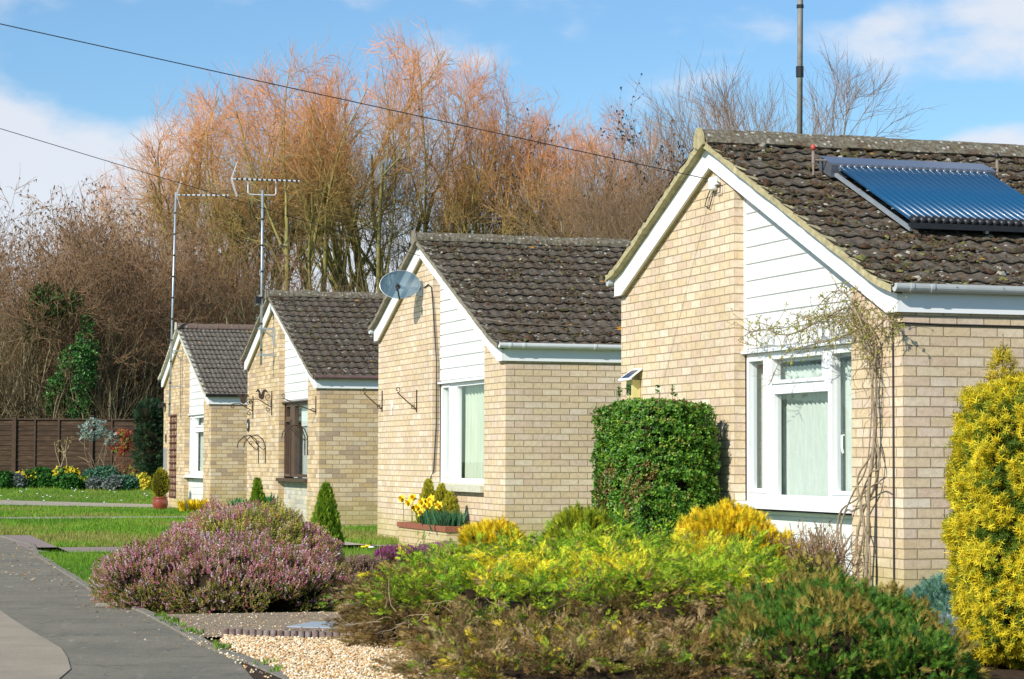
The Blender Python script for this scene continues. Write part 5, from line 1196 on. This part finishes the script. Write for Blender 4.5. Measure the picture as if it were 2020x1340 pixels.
# heathers
def heathcol(mix, bright=False):
    A = np.array([(.60, .22, .27), (.74, .44, .48), (.50, .14, .19), (.78, .62, .68), (.54, .34, .16)]); G = np.array([(.14, .16, .03), (.24, .24, .05), (.38, .33, .07), (.08, .10, .02)])
    def f(P, nor, lum, rng):
        n = len(P); g = rng.random(n) < mix(P, nor, lum, rng); return np.where(g[:, None], (G*(1.7 if bright else 1))[rng.choice(4, n, p=[.25, .3, .35, .1])], A[rng.choice(5, n, p=[.26, .26, .18, .14, .16])])*rng.uniform(.75, 1.2, (n, 1))
    return f
t = thing('heather', 'wide mound of pale pink flowering heather beside the footway', 'shrub', (-2.25, 17.45, 0))
bush('h', t, [(-.32, 0, .12, .52, .60, .34), (.20, -.2, .11, .62, .60, .33), (.62, -.05, .10, .42, .58, .30), (.1, .4, .14, .72, .5, .36)], 25000, HT, .050, heathcol(lambda P, n_, l, r: np.where(P[:, 2] < .18, .70, .42)), M['leaf'], 171, wl=.2, amp=.10, up=.85, jit=.4, cut=-.75, depth=.2, core=.8)
t = thing('heather', 'taller heather mound behind, yellow-green foliage with dull pink tips', 'shrub', (-2.12, 19.1, 0))
def h2(P, n_, l, r): return np.where((np.abs(P[:, 0]-.02) < .40) & (P[:, 2] > .25) & (P[:, 2] < .68+.1*np.sin(P[:, 0]*9)), .82, .30)
bush('h', t, [(-.08, 0, .27, .56, .6, .44), (.30, .1, .17, .42, .6, .38), (-.48, -.1, .17, .36, .5, .34)], 19000, HT, .052, heathcol(h2, True), M['leaf'], 172, wl=.2, amp=.10, up=.85, jit=.4, cut=-.9, depth=.2, core=.8)
mg = pal([(.42, .06, .26), (.55, .14, .38), (.30, .05, .16), (.16, .12, .05)])
for k, (x, y, r_, h_, cf, lb) in enumerate(((px(790, 24.6), 24.6, .24, .15, mg, 'small deep magenta heather left of the golden conifer'), (px(868, 26), 26, .22, .13, pal([(.55, .22, .42), (.42, .14, .3), (.2, .14, .08)]), 'paler pink heather at the foot of the planter'), (px(715, 20.8), 20.8, .28, .20, pal([(.38, .26, .16), (.28, .18, .11), (.45, .30, .26)]), 'straw coloured faded heather at the left end of the juniper'))):
    t = thing('heather', lb, 'shrub', (x, y, 0)); bush('h', t, [(0, 0, h_*.5, r_, r_, h_*.55)], 1500, HT, .05, cf, M['leaf'], 175+k, wl=.12, amp=.08, up=.9, jit=.3, depth=.25)

# dwarf conifers on the lawn and potted one
def cone_conifer(label, loc, H_, R_, seed, n, cols, name='dwarf_conifer', parent=None, tsz=.07):
    t = thing(name, label, 'conifer', loc); rg = np.random.default_rng(seed); z = rg.random(n)**.8; a = rg.uniform(0, 2*PI, n); rr = R_*np.sin(np.clip((1-z)*1.25+.05, 0, PI/2))**.9*(.85+.2*rg.random(n)+.08*np.sin(a*7+z*9)); P = np.stack([rr*np.cos(a), rr*np.sin(a), z*H_], 1)
    ax = np.stack([np.cos(a)*.35, np.sin(a)*.35, np.ones(n)], 1)+rg.normal(0, .2, (n, 3)); c = np.array(cols)[rg.integers(0, len(cols), n)]*rg.uniform(.8, 1.2, (n, 1)); V_, F_, c_ = scatter(SP[seed % 4], P, frames(ax, rg), tsz*rg.uniform(.7, 1.3, n), c)
    mk('foliage', V_, F_, M['leaf'], t, c_); b = MB(); b.lathe([(R_*.75, .0), (R_*.8, H_*.2), (R_*.5, H_*.6), (0.005, H_*.92)], n=12); b.build('inner_twigs', M['inner'], t, True); return t
GC = [(.16, .30, .02), (.24, .36, .025), (.10, .21, .018), (.32, .40, .03)]
cone_conifer('bright green cone shaped conifer between the heather and the brown-windowed side wall', (px(645, 28.2), 28.2, 0), .76, .195, 181, 2600, GC)
cone_conifer('smaller green cone conifer in front of the brown-windowed bungalow', (px(510, 35.2), 35.2, 0), .76, .15, 182, 1500, GC)
for k, (u, v, h_) in enumerate(((2.62, -.2, .60), (2.02, -.2, .55), (1.55, -.22, .45))):
    p = LW(1, v, u, .17); cone_conifer(['tall golden-green mini conifer at the left of the brick planter', 'middle golden-green mini conifer in the brick planter', 'shortest golden-green mini conifer at the right of the brick planter'][k], p, h_, .17, 185+k, 1100, [(.46, .43, .03), (.32, .35, .03), (.58, .48, .04)], 'mini_conifer', tsz=.05)
t = thing('potted_conifer', 'golden oval conifer in a glazed red pot at the corner of the farthest bungalow', 'potted plant', (px(319, 49.2), 49.2, 0))
b = MB(); b.lathe([(0, .0), (.10, .0), (.125, .02), (.165, .13), (.16, .22), (.145, .255), (.16, .27), (.16, .29), (.135, .29), (.13, .25), (0, .24)], n=24); b.build('pot', M['pot'], t, True)
bush('p', t, [(0, 0, .56, .155, .155, .30)], 1500, SP, .06, pal([(.42, .34, .02), (.30, .28, .02), (.20, .22, .02)]), M['leaf'], 191, wl=.1, amp=.05, up=.8, jit=.3)
M['daff'] = None
# daffodils
DAF = simple('daffodil_yellow', (.85, .62, .02), (.80, .52, .01), 10, .6)
def daffodil(loc, H_, seed, label, group):
    rg = np.random.default_rng(seed); t = thing('daffodil', label, 'flower', loc, rg.uniform(-.6, .6), group)
    dx, dy = rg.normal(0, .04, 2); b = MB(); b.tube([(0, 0, 0), (dx*.6, dy*.6, H_*.6), (dx, dy, H_*.97), (dx-.02, dy-.02, H_)], .004, 5); b.build('stem', M['greenstem'], t)
    c = Vector((dx-.02, dy-.02, H_)); n = Vector((-.55, -.75, .15)).normalized(); s = n.orthogonal().normalized(); u = n.cross(s); b = MB()
    for k in range(6): a = k*PI/3; d = s*math.cos(a)+u*math.sin(a); e = s*math.cos(a+PI/2)+u*math.sin(a+PI/2); b.v += [tuple(c), tuple(c+d*.034+e*.020), tuple(c+d*.062), tuple(c+d*.034-e*.020)]; i = len(b.v)-4; b.f.append([i, i+1, i+2, i+3]); b.uv += [(0, 0)]*4
    b.build('petals', DAF, t); b = MB(); b.tube([c, c+n*.03, c+n*.045], [.016, .020, .027], 8, False); b.build('trumpet', DAF, t); return t
M['greenstem'] = simple('green_stem', (.06, .16, .03), (.08, .2, .04), 20, .6)
for k, (u, v, h_) in enumerate(((2.90, -.44, .36), (2.55, -.44, .38), (2.36, -.46, .32), (2.40, -.4, .25), (2.10, -.46, .26), (1.92, -.46, .27), (1.84, -.47, .20), (1.72, -.44, .34), (1.55, -.44, .36), (1.40, -.46, .32), (1.15, -.44, .31), (1.66, -.4, .38))):
    daffodil(LW(1, v, u, .19), h_, 200+k, 'yellow daffodil standing among the mini conifers in the brick planter', 'daffodils in the brick planter')
def tuft(name, label, cat, loc, n, h_, sp, seed, cols, group=None, w=.05, part='leaves'):
    rg = np.random.default_rng(seed); T = [t_blades(rg, 6, w, .35) for _ in range(3)]; t = thing(name, label, cat, loc, 0, group); Vs, Fs, Cs, off = [], [], [], 0
    for k in range(3):
        m_ = n//3; P = np.stack([rg.normal(0, sp, m_), rg.normal(0, sp, m_), np.zeros(m_)], 1); ax = np.stack([P[:, 0]*1.2, P[:, 1]*1.2, np.ones(m_)], 1)+rg.normal(0, .12, (m_, 3)); c = np.array(cols)[rg.integers(0, len(cols), m_)]*rg.uniform(.8, 1.2, (m_, 1))
        V_, F_, c_ = scatter(T[k], P, frames(ax, rg), h_*rg.uniform(.7, 1.15, m_), c); Vs.append(V_); Fs.append(F_+off); Cs.append(c_); off += len(V_)
    mk(part, np.vstack(Vs), np.vstack(Fs), M['leaf'], t, np.vstack(Cs)); return t
BG = [(.05, .16, .07), (.08, .22, .10), (.04, .11, .05)]; GG = [(.06, .20, .02), (.10, .28, .03), (.04, .13, .02)]
for k, (u, v, lb) in enumerate(((2.05, -.3, 'left clump of blue-green daffodil leaves in the planter'), (1.65, -.38, 'middle clump of blue-green daffodil leaves in the planter'), (1.15, -.36, 'largest clump of blue-green daffodil leaves, right end of the planter'))):
    tuft('daffodil_leaves', lb, 'plant', LW(1, v, u, .19), 24+k*9, .26, .05+.02*k, 210+k, BG, 'leaf clumps in the planter', .028)

# ------------------------------------------------------------------ climber on the nearest bungalow
def cat_spline(pts, n=6):
    P = [np.array(p, dtype=float) for p in pts]; P = [2*P[0]-P[1]]+P+[2*P[-1]-P[-2]]; out = []
    for i in range(1, len(P)-2):
        for k in range(n):
            t = k/n; out.append(.5*((2*P[i])+(-P[i-1]+P[i+1])*t+(2*P[i-1]-5*P[i]+4*P[i+1]-P[i+2])*t*t+(-P[i-1]+3*P[i]-3*P[i+1]+P[i+2])*t**3))
    out.append(P[-2]); return np.array(out)
t = hthing(0, 'climbing_plant', 'leggy climber with twisted grey stems up the pier and straggling over the nearest window', 'climber', 0, 0, 0)
rg = np.random.default_rng(300); brs = {}
CL = [[(.50, .02), (.48, .18), (.44, .56), (.40, .91), (.33, 1.29), (.35, 1.67), (.30, 1.97), (.43, 2.13), (.62, 2.24)],
      [(.52, .02), (.47, .22), (.63, .44), (.53, .71), (.33, .91), (.25, 1.14), (.35, 1.33), (.31, 1.7), (.36, 2.0)],
      [(.80, .02), (.77, .24), (.97, .51), (.94, .71), (.63, .81), (.29, .93), (.12, .91)],
      [(.85, .02), (.81, .36), (.85, .59), (.72, .83), (.5, 1.02), (.42, 1.25), (.36, 1.6)],
      [(.60, .02), (.62, .3), (.50, .62), (.60, .95), (.42, 1.15), (.30, 1.4), (.38, 1.8), (.30, 2.05)],
      [(.40, .02), (.38, .4), (.55, .75), (.36, 1.0), (.22, 1.06), (.34, 1.3), (.28, 1.6), (.34, 1.95)],
      [(.30, 1.9), (.62, 2.26), (1.15, 2.21), (1.63, 2.14), (1.97, 2.13), (2.32, 2.19), (2.64, 2.19), (2.86, 2.13)],
      [(.32, 1.94), (.62, 2.08), (.97, 2.04), (1.34, 2.02), (1.92, 1.96), (2.22, 1.73)],
      [(.24, 2.08), (.07, 2.15), (-.05, 2.10)], [(.35, 2.0), (.7, 2.35), (1.0, 2.42), (1.3, 2.3)], [(.33, 1.8), (.5, 2.1), (.8, 2.2), (1.05, 2.12)]]
all_pts = []
for i, c in enumerate(CL):
    main = i < 6; q = cat_spline([(-.045-.03*(1 if main else 1.6)+rg.normal(0, .012), u+rg.normal(0, .01), z) for u, z in c], 6)
    b = MB(); r_ = (.017, .012, .012, .010, .010, .009, .008, .006, .006, .006, .006)[i]; b.tube([tuple(v) for v in q], [r_*(1-.6*k/(len(q)-1)) for k in range(len(q))], 6)
    b.build('stem', M['climber_bark'] if 'climber_bark' in M else M.setdefault('climber_bark', simple('grey_brown_bark', (.36, .29, .20), (.22, .17, .11), 40, .9, .1, .004)), t, True)
    if main: all_pts += list(q[-14:])
    else: all_pts += list(q)*2
brs = []; ends = []
ap = np.array(all_pts)
for k in range(420):
    p = ap[rg.integers(0, len(ap))]; cl_ = rg.random() < .6
    if cl_: p = np.array([-.09, rg.normal(1.05, .33), 2.22]) if rg.random() < .35 else p
    if p[2] < 1.6 and rg.random() < .7: continue
    d = rg.normal(0, 1, 3)*np.array([.35, 1, .8]); d[2] += .1; d /= np.linalg.norm(d); q = [p]; L_ = rg.uniform(.08, .32)
    for j in range(5):
        d = d+rg.normal(0, .3, 3); d[2] -= .10; d /= np.linalg.norm(d); p = p+d*L_/5; p[0] = min(p[0], -.035 if p[1] < .86 else .05); p[0] = max(p[0], -.22); q.append(p.copy())
    brs.append((np.array(q), .0032, .0015)); ends += q[1:]
v, f, c = tubes_np(brs, 3, lambda P, r: np.array([.30, .22, .12])*r.uniform(.7, 1.2, (len(P), 1, 1))+np.zeros(P.shape), rg); mk('twigs', v, f, M['twig'], t, c)
E_ = np.array(ends); E_ = E_[(E_[:, 2] > 1.85)]; n = 1500; E_ = E_[rg.integers(0, len(E_), n)]; cl = np.array([(.34, .36, .06), (.42, .42, .10), (.24, .28, .05), (.40, .34, .14)])[rg.integers(0, 4, n)]*rg.uniform(.8, 1.2, (n, 1))
V_, F_, c_ = scatter(TLS[0], E_, frames(rg.normal(0, 1, (n, 3)), rg), .018*rg.uniform(.6, 1.5, n), cl); mk('leaves', V_, F_, M['leaf'], t, c_)

# ------------------------------------------------------------------ foreground hard landscape
# gravel bed: base sheet and loose pebbles
GP = [(-1.10, 11.0), (-1.62, 13.55), (-1.75, 14.17), (-.95, 13.82), (-.2, 13.5), (.0, 11.0)]
GP = [(-.85, 10.4), (-1.15, 11.8), (-1.72, 13.75), (-1.74, 14.22), (-.85, 13.85), (-.2, 13.9), (.1, 10.4)]
mg_ = MT('gravel_bed'); n1 = mg_.noise(120, 3, .6); mg_.base(mg_.ramp(n1, [(.3, (.30, .20, .10)), (.7, (.62, .47, .28))]), .9, .1); mg_.bump(n1, .01)
tag(mk('gravel_bed', [(x, y, .017) for x, y in GP], [list(range(len(GP)))[::-1]], mg_.m), kind='structure')
rg = np.random.default_rng(310)
def inside(P, poly):
    c = np.zeros(len(P), bool); j = len(poly)-1
    for i in range(len(poly)):
        xi, yi = poly[i]; xj, yj = poly[j]; c ^= ((yi > P[:, 1]) != (yj > P[:, 1])) & (P[:, 0] < (xj-xi)*(P[:, 1]-yi)/(yj-yi)+xi); j = i
    return c
def pebbles(name, n, poly, smin, smax, z0, seed, cols):
    rg = np.random.default_rng(seed); a = np.array(poly); P = rg.uniform(a.min(0), a.max(0), (n*3, 2)); P = P[inside(P, poly)][:n]; n = len(P)
    s6 = [(1, 0, 0), (-1, 0, 0), (0, 1, 0), (0, -1, 0), (0, 0, 1), (0, 0, -1)]; T = []
    base = np.array([(1, 0, 0), (.5, .87, 0), (-.5, .87, 0), (-1, 0, 0), (-.5, -.87, 0), (.5, -.87, 0)])
    for i in range(6):
        p, q = base[i], base[(i+1) % 6]; pt, qt = p*.55+[0, 0, .75], q*.55+[0, 0, .75]; T += [p, q, qt, p, qt, pt, pt, qt, [0, 0, .85]]; T += [q, p, [0, 0, -.7]]
    T = np.array(T)*np.array([1, .75, .62]); Q = np.c_[P, np.full(n, z0)+rg.uniform(0, .012, n)]; ax = rg.normal(0, .45, (n, 3))+[0, 0, 1]
    c = np.array(cols)[rg.integers(0, len(cols), n)]*rg.uniform(.8, 1.15, (n, 1)); V_, F_, c_ = scatter(T, Q, frames(ax, rg), rg.uniform(smin, smax, n), c); return mk(name, V_, F_, M['stone'], None, c_)
GC_ = [(.76, .54, .31), (.68, .45, .22), (.80, .66, .44), (.58, .34, .14), (.84, .76, .60), (.70, .54, .35)]
tag(pebbles('gravel', 15000, GP, .006, .0125, .02, 311, GC_), kind='stuff')
edge = [(-1.02, 10.9), (-1.28, 11.6), (-1.52, 12.6), (-1.92, 13.9), (-2.05, 14.6), (-1.75, 14.35), (-1.55, 13.2), (-1.25, 11.8), (-.98, 10.9)]
tag(pebbles('loose_stones', 420, edge, .004, .010, .02, 312, GC_+[(.3, .25, .2)]), kind='stuff')
drv = [(-1.95, 14.34), (-2.50, 16.3), (-1.2, 16.6), (-.7, 14.7), (-1.2, 14.38)]
tag(pebbles('drive_grit', 600, drv, .003, .008, .012, 313, GC_+[(.25, .2, .14), (.4, .33, .24)]), kind='stuff')
# log roll edging
lr = thing('log_edging', 'row of short brown log edging between the concrete drive and the gravel', 'edging', (-1.74, 14.235, 0))
rg = np.random.default_rng(320); dirv = Vector((.945, -.30, 0)).normalized()
for k in range(26):
    c = dirv*(k*.0455); b = MB(); h_ = .062+rg.normal(0, .003); b.lathe([(.021, -.05), (.0215, h_-.004), (.018, h_), (0, h_+.001)], c.x, c.y, 12); b.build('log', M['log'], lr, True)
# manhole plate
t = thing('inspection_cover', 'pale grey-blue metal inspection cover set in the concrete drive', 'manhole cover', (-1.02, 15.12, .010), -.28)
b = MB(); b.box(-.40, .40, -.27, .27, 0, .010); b.build('rim', M['log'], t); b = MB(); b.box(-.37, .37, -.24, .24, .0101, .016); b.build('lid', M['plate'], t)
# flat stone lying where the kerb meets the heather
t = thing('edging_stone', 'flat pale stone lying in the tarmac edge at the foot of the heather', 'stone', (-2.95, 17.35, .01)); b = MB(); b.prism([(-.2, 0), (.2, 0), (.17, .022), (-.16, .025)], -.11, .11); b.build('stone', M['kerb'], t)

# dry leaves blown against edges
def leaves(name, n, poly, seed, cols=((.45, .28, .12), (.55, .40, .22), (.34, .2, .1), (.62, .5, .34)), s=.018, z0=.02):
    rg = np.random.default_rng(seed); a = np.array(poly); P = rg.uniform(a.min(0), a.max(0), (n*4, 2)); P = P[inside(P, poly)][:n]; n = len(P); Q = np.c_[P, np.full(n, z0)]+np.c_[np.zeros((n, 2)), gz(P[:, 0], P[:, 1])]
    T = np.array([(0, 0, 0), (.5, .35, .06), (1, 0, 0), (0, 0, 0), (1, 0, 0), (.5, -.35, .08)]); F_ = frames(rg.normal(0, .25, (n, 3))+[0, 0, 1], rg); V_, Fc, c_ = scatter(T, Q, F_, s*rg.uniform(.5, 1.5, n), np.array(cols)[rg.integers(0, len(cols), n)]); return tag(mk(name, V_, Fc, M['leaf'], None, c_), kind='stuff')
leaves('fallen_leaves', 260, [(-3.75, 19.6), (-3.1, 19.0), (-2.5, 16.3), (-1.9, 14.3), (-1.45, 13.0), (-1.9, 13.0), (-3.2, 17)], 331)
leaves('fallen_leaves', 500, [(-6.4, 30.5), (-5.3, 26.4), (-3.5, 20.2), (-3.0, 19.0), (-3.7, 18.6), (-6.2, 26)], 332, s=.03)
leaves('fallen_leaves', 350, drv, 333, z0=.014)

# grass blades over the lawn, thinning with distance
def blades(name, n, yr, h_, w_, seed):
    rg = np.random.default_rng(seed); y = yr[0]+(yr[1]-yr[0])*rg.random(n*2)**1.2; x0 = road_x(y); lim = -.2205*y-.6; xa = np.maximum(x0+.04, lim); xb = np.minimum(.23*y, np.full(len(y), 4.0)); xb = np.minimum(xb, -1.0+0*y+(y > 24)*0); x = xa+(xb-xa)*rg.random(len(y))
    # keep the paths clear
    keep = np.ones(len(y), bool)
    for poly in ([(-5.9, 28.4), (-.2, 30.2), (0.2, 28.9), (-5.3, 26.9)], [(-9.6, 42.9), (-4.6, 44.6), (-4.3, 43.3), (-9.2, 41.5)], [(-12.6, 53.3), (-6.2, 51.6), (-6.1, 50.6), (-12.5, 52.0)], [(-7.25, 32.9), (-5.53, 27.0), (-5.12, 27.0), (-6.8, 32.9)], [(-3.9, 33.6), (-3.0, 33.3), (-1.4, 28.4), (-2.0, 28.2)]):
        keep &= ~inside(np.c_[x, y], poly)
    x, y = x[keep][:n], y[keep][:n]; n = len(x); P = np.c_[x, y, gz(x, y)-.004]; ang = rg.uniform(0, 2*PI, n); lean = rg.normal(0, .35, (n, 2)); hh = h_*rg.uniform(.5, 1.3, n); ww = w_*rg.uniform(.7, 1.3, n)
    dx = np.c_[np.cos(ang), np.sin(ang), np.zeros(n)]*ww[:, None]; top = P+np.c_[lean*hh[:, None], hh]; V_ = np.stack([P-dx, P+dx, top], 1).reshape(-1, 3)
    pn = 1.1*np.sin(x*3.1+y*1.9)*np.sin(y*2.3-x)+np.sin(x*1.3+y*.7)+np.sin(y*.9-x*.5+2)+rg.normal(0, .7, n)+1.9*np.exp(-((y-32.5)/3.6)**2); c = np.where((pn > 1.2)[:, None], np.array([(.30, .30, .07)]), np.where((pn < -.6)[:, None], np.array([(.11, .25, .02)]), np.array([(.19, .36, .025)])))*rg.uniform(.75, 1.25, (n, 1))
    return tag(mk(name, V_, np.arange(3*n).reshape(-1, 3), M['leaf'], None, np.repeat(c, 3, 0)), kind='stuff')
blades('grass', 60000, (17.5, 30), .055, .0035, 341); blades('grass', 90000, (28, 58), .065, .007, 342)
# daisies
rg = np.random.default_rng(350); n = 70; P = np.c_[rg.normal(-10.2, 1.6, n), rg.normal(54.2, 1.3, n)]; P = P[P[:, 0] > -12.5]; 
for k, (x, y) in enumerate(P[:30]):
    if k == 0:
        t = thing('daisy', 'tiny white daisy in the far lawn near the border', 'flower', (x, y, float(gz(x, y))), 0, 'daisies scattered in the far lawn'); b = MB(); b.tube([(0, 0, 0), (0, 0, .07)], .003, 4); b.build('stem', M['greenstem'], t); b = MB(); b.lathe([(0, .085), (.022, .078), (.025, .072), (0, .068)], n=8); b.build('flower_head', M['white'], t); d0 = t
    else: c = copy_tree(d0); c.location = (x, y, float(gz(x, y)))
for k, (x, y, c_) in enumerate(((px(720, 27.6), 27.6, DAF), (px(728, 27.9), 27.9, DAF), (px(735, 27.5), 27.5, M['white']))):
    t = thing('primrose', ['pale yellow primrose in the lawn right of the green cone conifer', 'second yellow primrose touching the first one', 'white primrose at the right of the two yellow ones'][k], 'flower', (x, y, 0)); b = MB(); b.lathe([(0, .07), (.03, .075), (.04, .06), (0, .05)], n=8); b.build('flower_head', c_, t); b = MB(); b.tube([(0, 0, 0), (0, 0, .06)], .004, 4); b.build('stem', M['greenstem'], t)

# ------------------------------------------------------------------ border in front of the fence
YEL = [(.78, .56, .02), (.85, .66, .05)]
def border(x, y_px, kind, w, h_, seed, label, cols, fl=None, tmpl=None):
    D_ = 56.6; X = px(x, D_); z = float(gz(X, D_)); t = thing(kind, label, 'plant', (X, D_-(y_px-950)*.05, z), 0, 'plants in the border along the fence')
    if fl: bush('b', t, [(0, 0, h_*.45, w, w*.8, h_*.55)], 420, TL, .10, pal(cols), M['leaf'], seed, wl=.3, amp=.12, up=.9, jit=.5, depth=.4); rg = np.random.default_rng(seed); n = 26; P = np.c_[rg.normal(0, w*.5, n), rg.normal(-w*.3, w*.3, n), h_*rg.uniform(.7, 1.15, n)]; V_, F_, c_ = scatter(TL[0], P, frames(rg.normal(0, .4, (n, 3))+[-.3, -.8, .3], rg), np.full(n, .09), np.array(fl)[rg.integers(0, len(fl), n)]); mk('flowers', V_, F_, M['leaf'], t, c_)
    else: bush('b', t, [(0, 0, h_*.42, w, w*.8, h_*.58)], 700, tmpl or TL, .09, pal(cols), M['leaf'], seed, wl=.3, amp=.12, up=.7, jit=.5, depth=.35)
    return t
Gd = [(.04, .16, .025), (.07, .22, .03), (.03, .10, .02)]; Gl = [(.2, .36, .04), (.14, .28, .03)]; Gb = [(.10, .24, .14), (.07, .18, .10)]; Gy = [(.22, .25, .22), (.15, .19, .17)]
for i_, a in enumerate(((8, 952, 'leafy_perennial', .26, .34, 'dark green clump at the left end of the border', Gd), (40, 950, 'lavender', .22, .30, 'grey lavender clump second from the left in the border', Gy), (58, 948, 'daffodil_clump', .20, .36, 'small yellow daffodil group near the left of the border', Gd, YEL),
      (82, 946, 'leafy_perennial', .30, .46, 'tallest dark green clump in the border, below the fence post', Gd), (105, 945, 'euphorbia', .24, .38, 'lime green low clump beside the tallest dark one', Gl), (132, 948, 'daffodil_clump', .30, .44, 'largest bright yellow daffodil group in the border', Gd, YEL), (150, 960, 'leafy_perennial', .22, .28, 'green clump in front of the largest daffodil group', Gd), (168, 952, 'primrose_clump', .16, .22, 'small yellow primroses right of the daffodils', Gl, YEL),
      (180, 945, 'leafy_perennial', .24, .42, 'blue-green leafy clump under the silver-leaved standard', Gb), (205, 945, 'leafy_perennial', .34, .50, 'broad blue-green clump right of the silver-leaved standard', Gb), (195, 958, 'lavender', .16, .20, 'tiny grey mound in front of the blue-green clumps', Gy), (240, 962, 'lavender', .26, .26, 'low grey mound at the lawn edge under the red shrub', Gy), (262, 960, 'leafy_perennial', .26, .26, 'low grey-green mound left of the yellow shrub', Gb),
      (290, 958, 'yellow_shrub', .17, .30, 'bright pale yellow rounded shrub next to the potted conifer', [(.80, .66, .06), (.85, .72, .10), (.5, .5, .05)]))):
    border(*a[:2], a[2], a[3], a[4], 400+i_, *a[5:])
def at57(x, D_=57.2): X = px(x, D_); return (X, D_, float(gz(X, D_)))
t = twiggy('eucalyptus', 'small standard shrub with silvery blue leaves in front of the fence', at57(201), 1.5, 5, 430, .25, (.32, .26, .16), r_=.012, cat='shrub')
bush('e', t, [(-.15, 0, 1.45, .34, .25, .24), (.25, 0, 1.2, .16, .16, .16)], 170, TL, .075, pal([(.30, .42, .36), (.42, .52, .44), (.22, .32, .26)]), M['leaf'], 431, wl=.3, amp=.3, up=.2, depth=.7, core=0, part='leaves', cut=-.4)
t = twiggy('photinia', 'sparse red and lime leaved shrub in front of the fence', at57(250), 1.3, 8, 432, .35, (.25, .10, .06), r_=.010, cat='shrub')
bush('e', t, [(0, 0, 1.1, .42, .25, .28)], 190, TL, .085, pal([(.42, .07, .04), (.50, .14, .06), (.30, .36, .05), (.26, .05, .04)]), M['leaf'], 433, wl=.3, amp=.3, up=0, depth=.7, core=0, part='leaves', cut=-.4)
bush('e', t, [(.35, 0, .45, .35, .2, .3)], 160, TL, .08, pal([(.30, .10, .04), (.35, .36, .08)]), M['leaf'], 434, wl=.3, amp=.3, up=0, depth=.7, core=0, part='low_leaves', cut=-.4)
t = twiggy('rose_bush', 'thin leaning bare rose stem with a few yellowish leaves against the fence', at57(125), 1.35, 3, 435, .18, (.42, .34, .2), [(.35, .33, .10), (.3, .22, .08)], 90, r_=.014, lsz=.06)
t.rotation_euler = (0, -.12, 0)

# small things in front of the brown-windowed bungalow
t = thing('stone_trough', 'low stone trough of spring flowers under the brown window', 'planter', LW(2, -.35, 2.3, 0), YAW)
b = MB(); b.box(-.16, .16, -.42, .42, 0, .16); b.build('trough_body', M['sill_stone'], t); b = MB(); b.box(-.13, .13, -.39, .39, .161, .17); b.build('compost', M['soil'], t)
for k, (h, v, u, n, hh, lb) in enumerate(((2, -.35, 4.9, 24, .34, 'broad green tulip leaves left of the small green cone conifer'), (2, -.5, 2.95, 26, .28, 'green bulb leaves right of the small green cone conifer'), (2, -.4, 2.25, 20, .30, 'green bulb leaves rising from the stone trough'))):
    tuft('tulip_leaves', lb, 'plant', LW(h, v, u, 0 if k < 2 else .17), n, hh, .07, 440+k, [(.05, .24, .07), (.08, .30, .10)], 'bulb leaves in front of the brown window', .10)
tuft('pansies', 'violet blue pansies in front of the stone trough', 'flower', LW(2, -.5, 2.2, .1), 18, .14, .07, 445, [(.12, .10, .5), (.25, .22, .62), (.16, .03, .2)], None, .12, 'petals')
tuft('polyanthus', 'small orange and yellow flowers at the foot of the right pier', 'flower', LW(2, -.45, 1.1, .06), 12, .12, .06, 446, [(.85, .55, .03), (.75, .3, .04)], None, .12, 'petals')
tuft('yellow_primula', 'yellow flowers showing over the top of the heather by the farthest bungalow', 'flower', LW(3, -.2, .2, .05), 30, .26, .16, 447, [(.85, .66, .03), (.80, .58, .02)], None, .12, 'petals')

# little weeds and grass tufts growing in the joint of the kerb
rg = np.random.default_rng(500); ks = [11.9, 12.25, 13.3, 13.45, 14.35, 14.6, 15.1, 15.4, 15.6, 16.0]
P = np.array([(float(road_x(y))+rg.uniform(.0, .10), y+rg.uniform(-.08, .08), .015) for y in ks for _ in range(16)]); n = len(P)
V_, F_, c_ = scatter(t_blades(rg, 5, .06, .6), P, frames(rg.normal(0, .35, (n, 3))+[0, 0, 1], rg), rg.uniform(.02, .045, n), np.array([(.14, .30, .03), (.22, .36, .04), (.10, .2, .02)])[rg.integers(0, 3, n)])
tag(mk('kerb_weeds', V_, F_, M['leaf'], None, c_), kind='stuff')
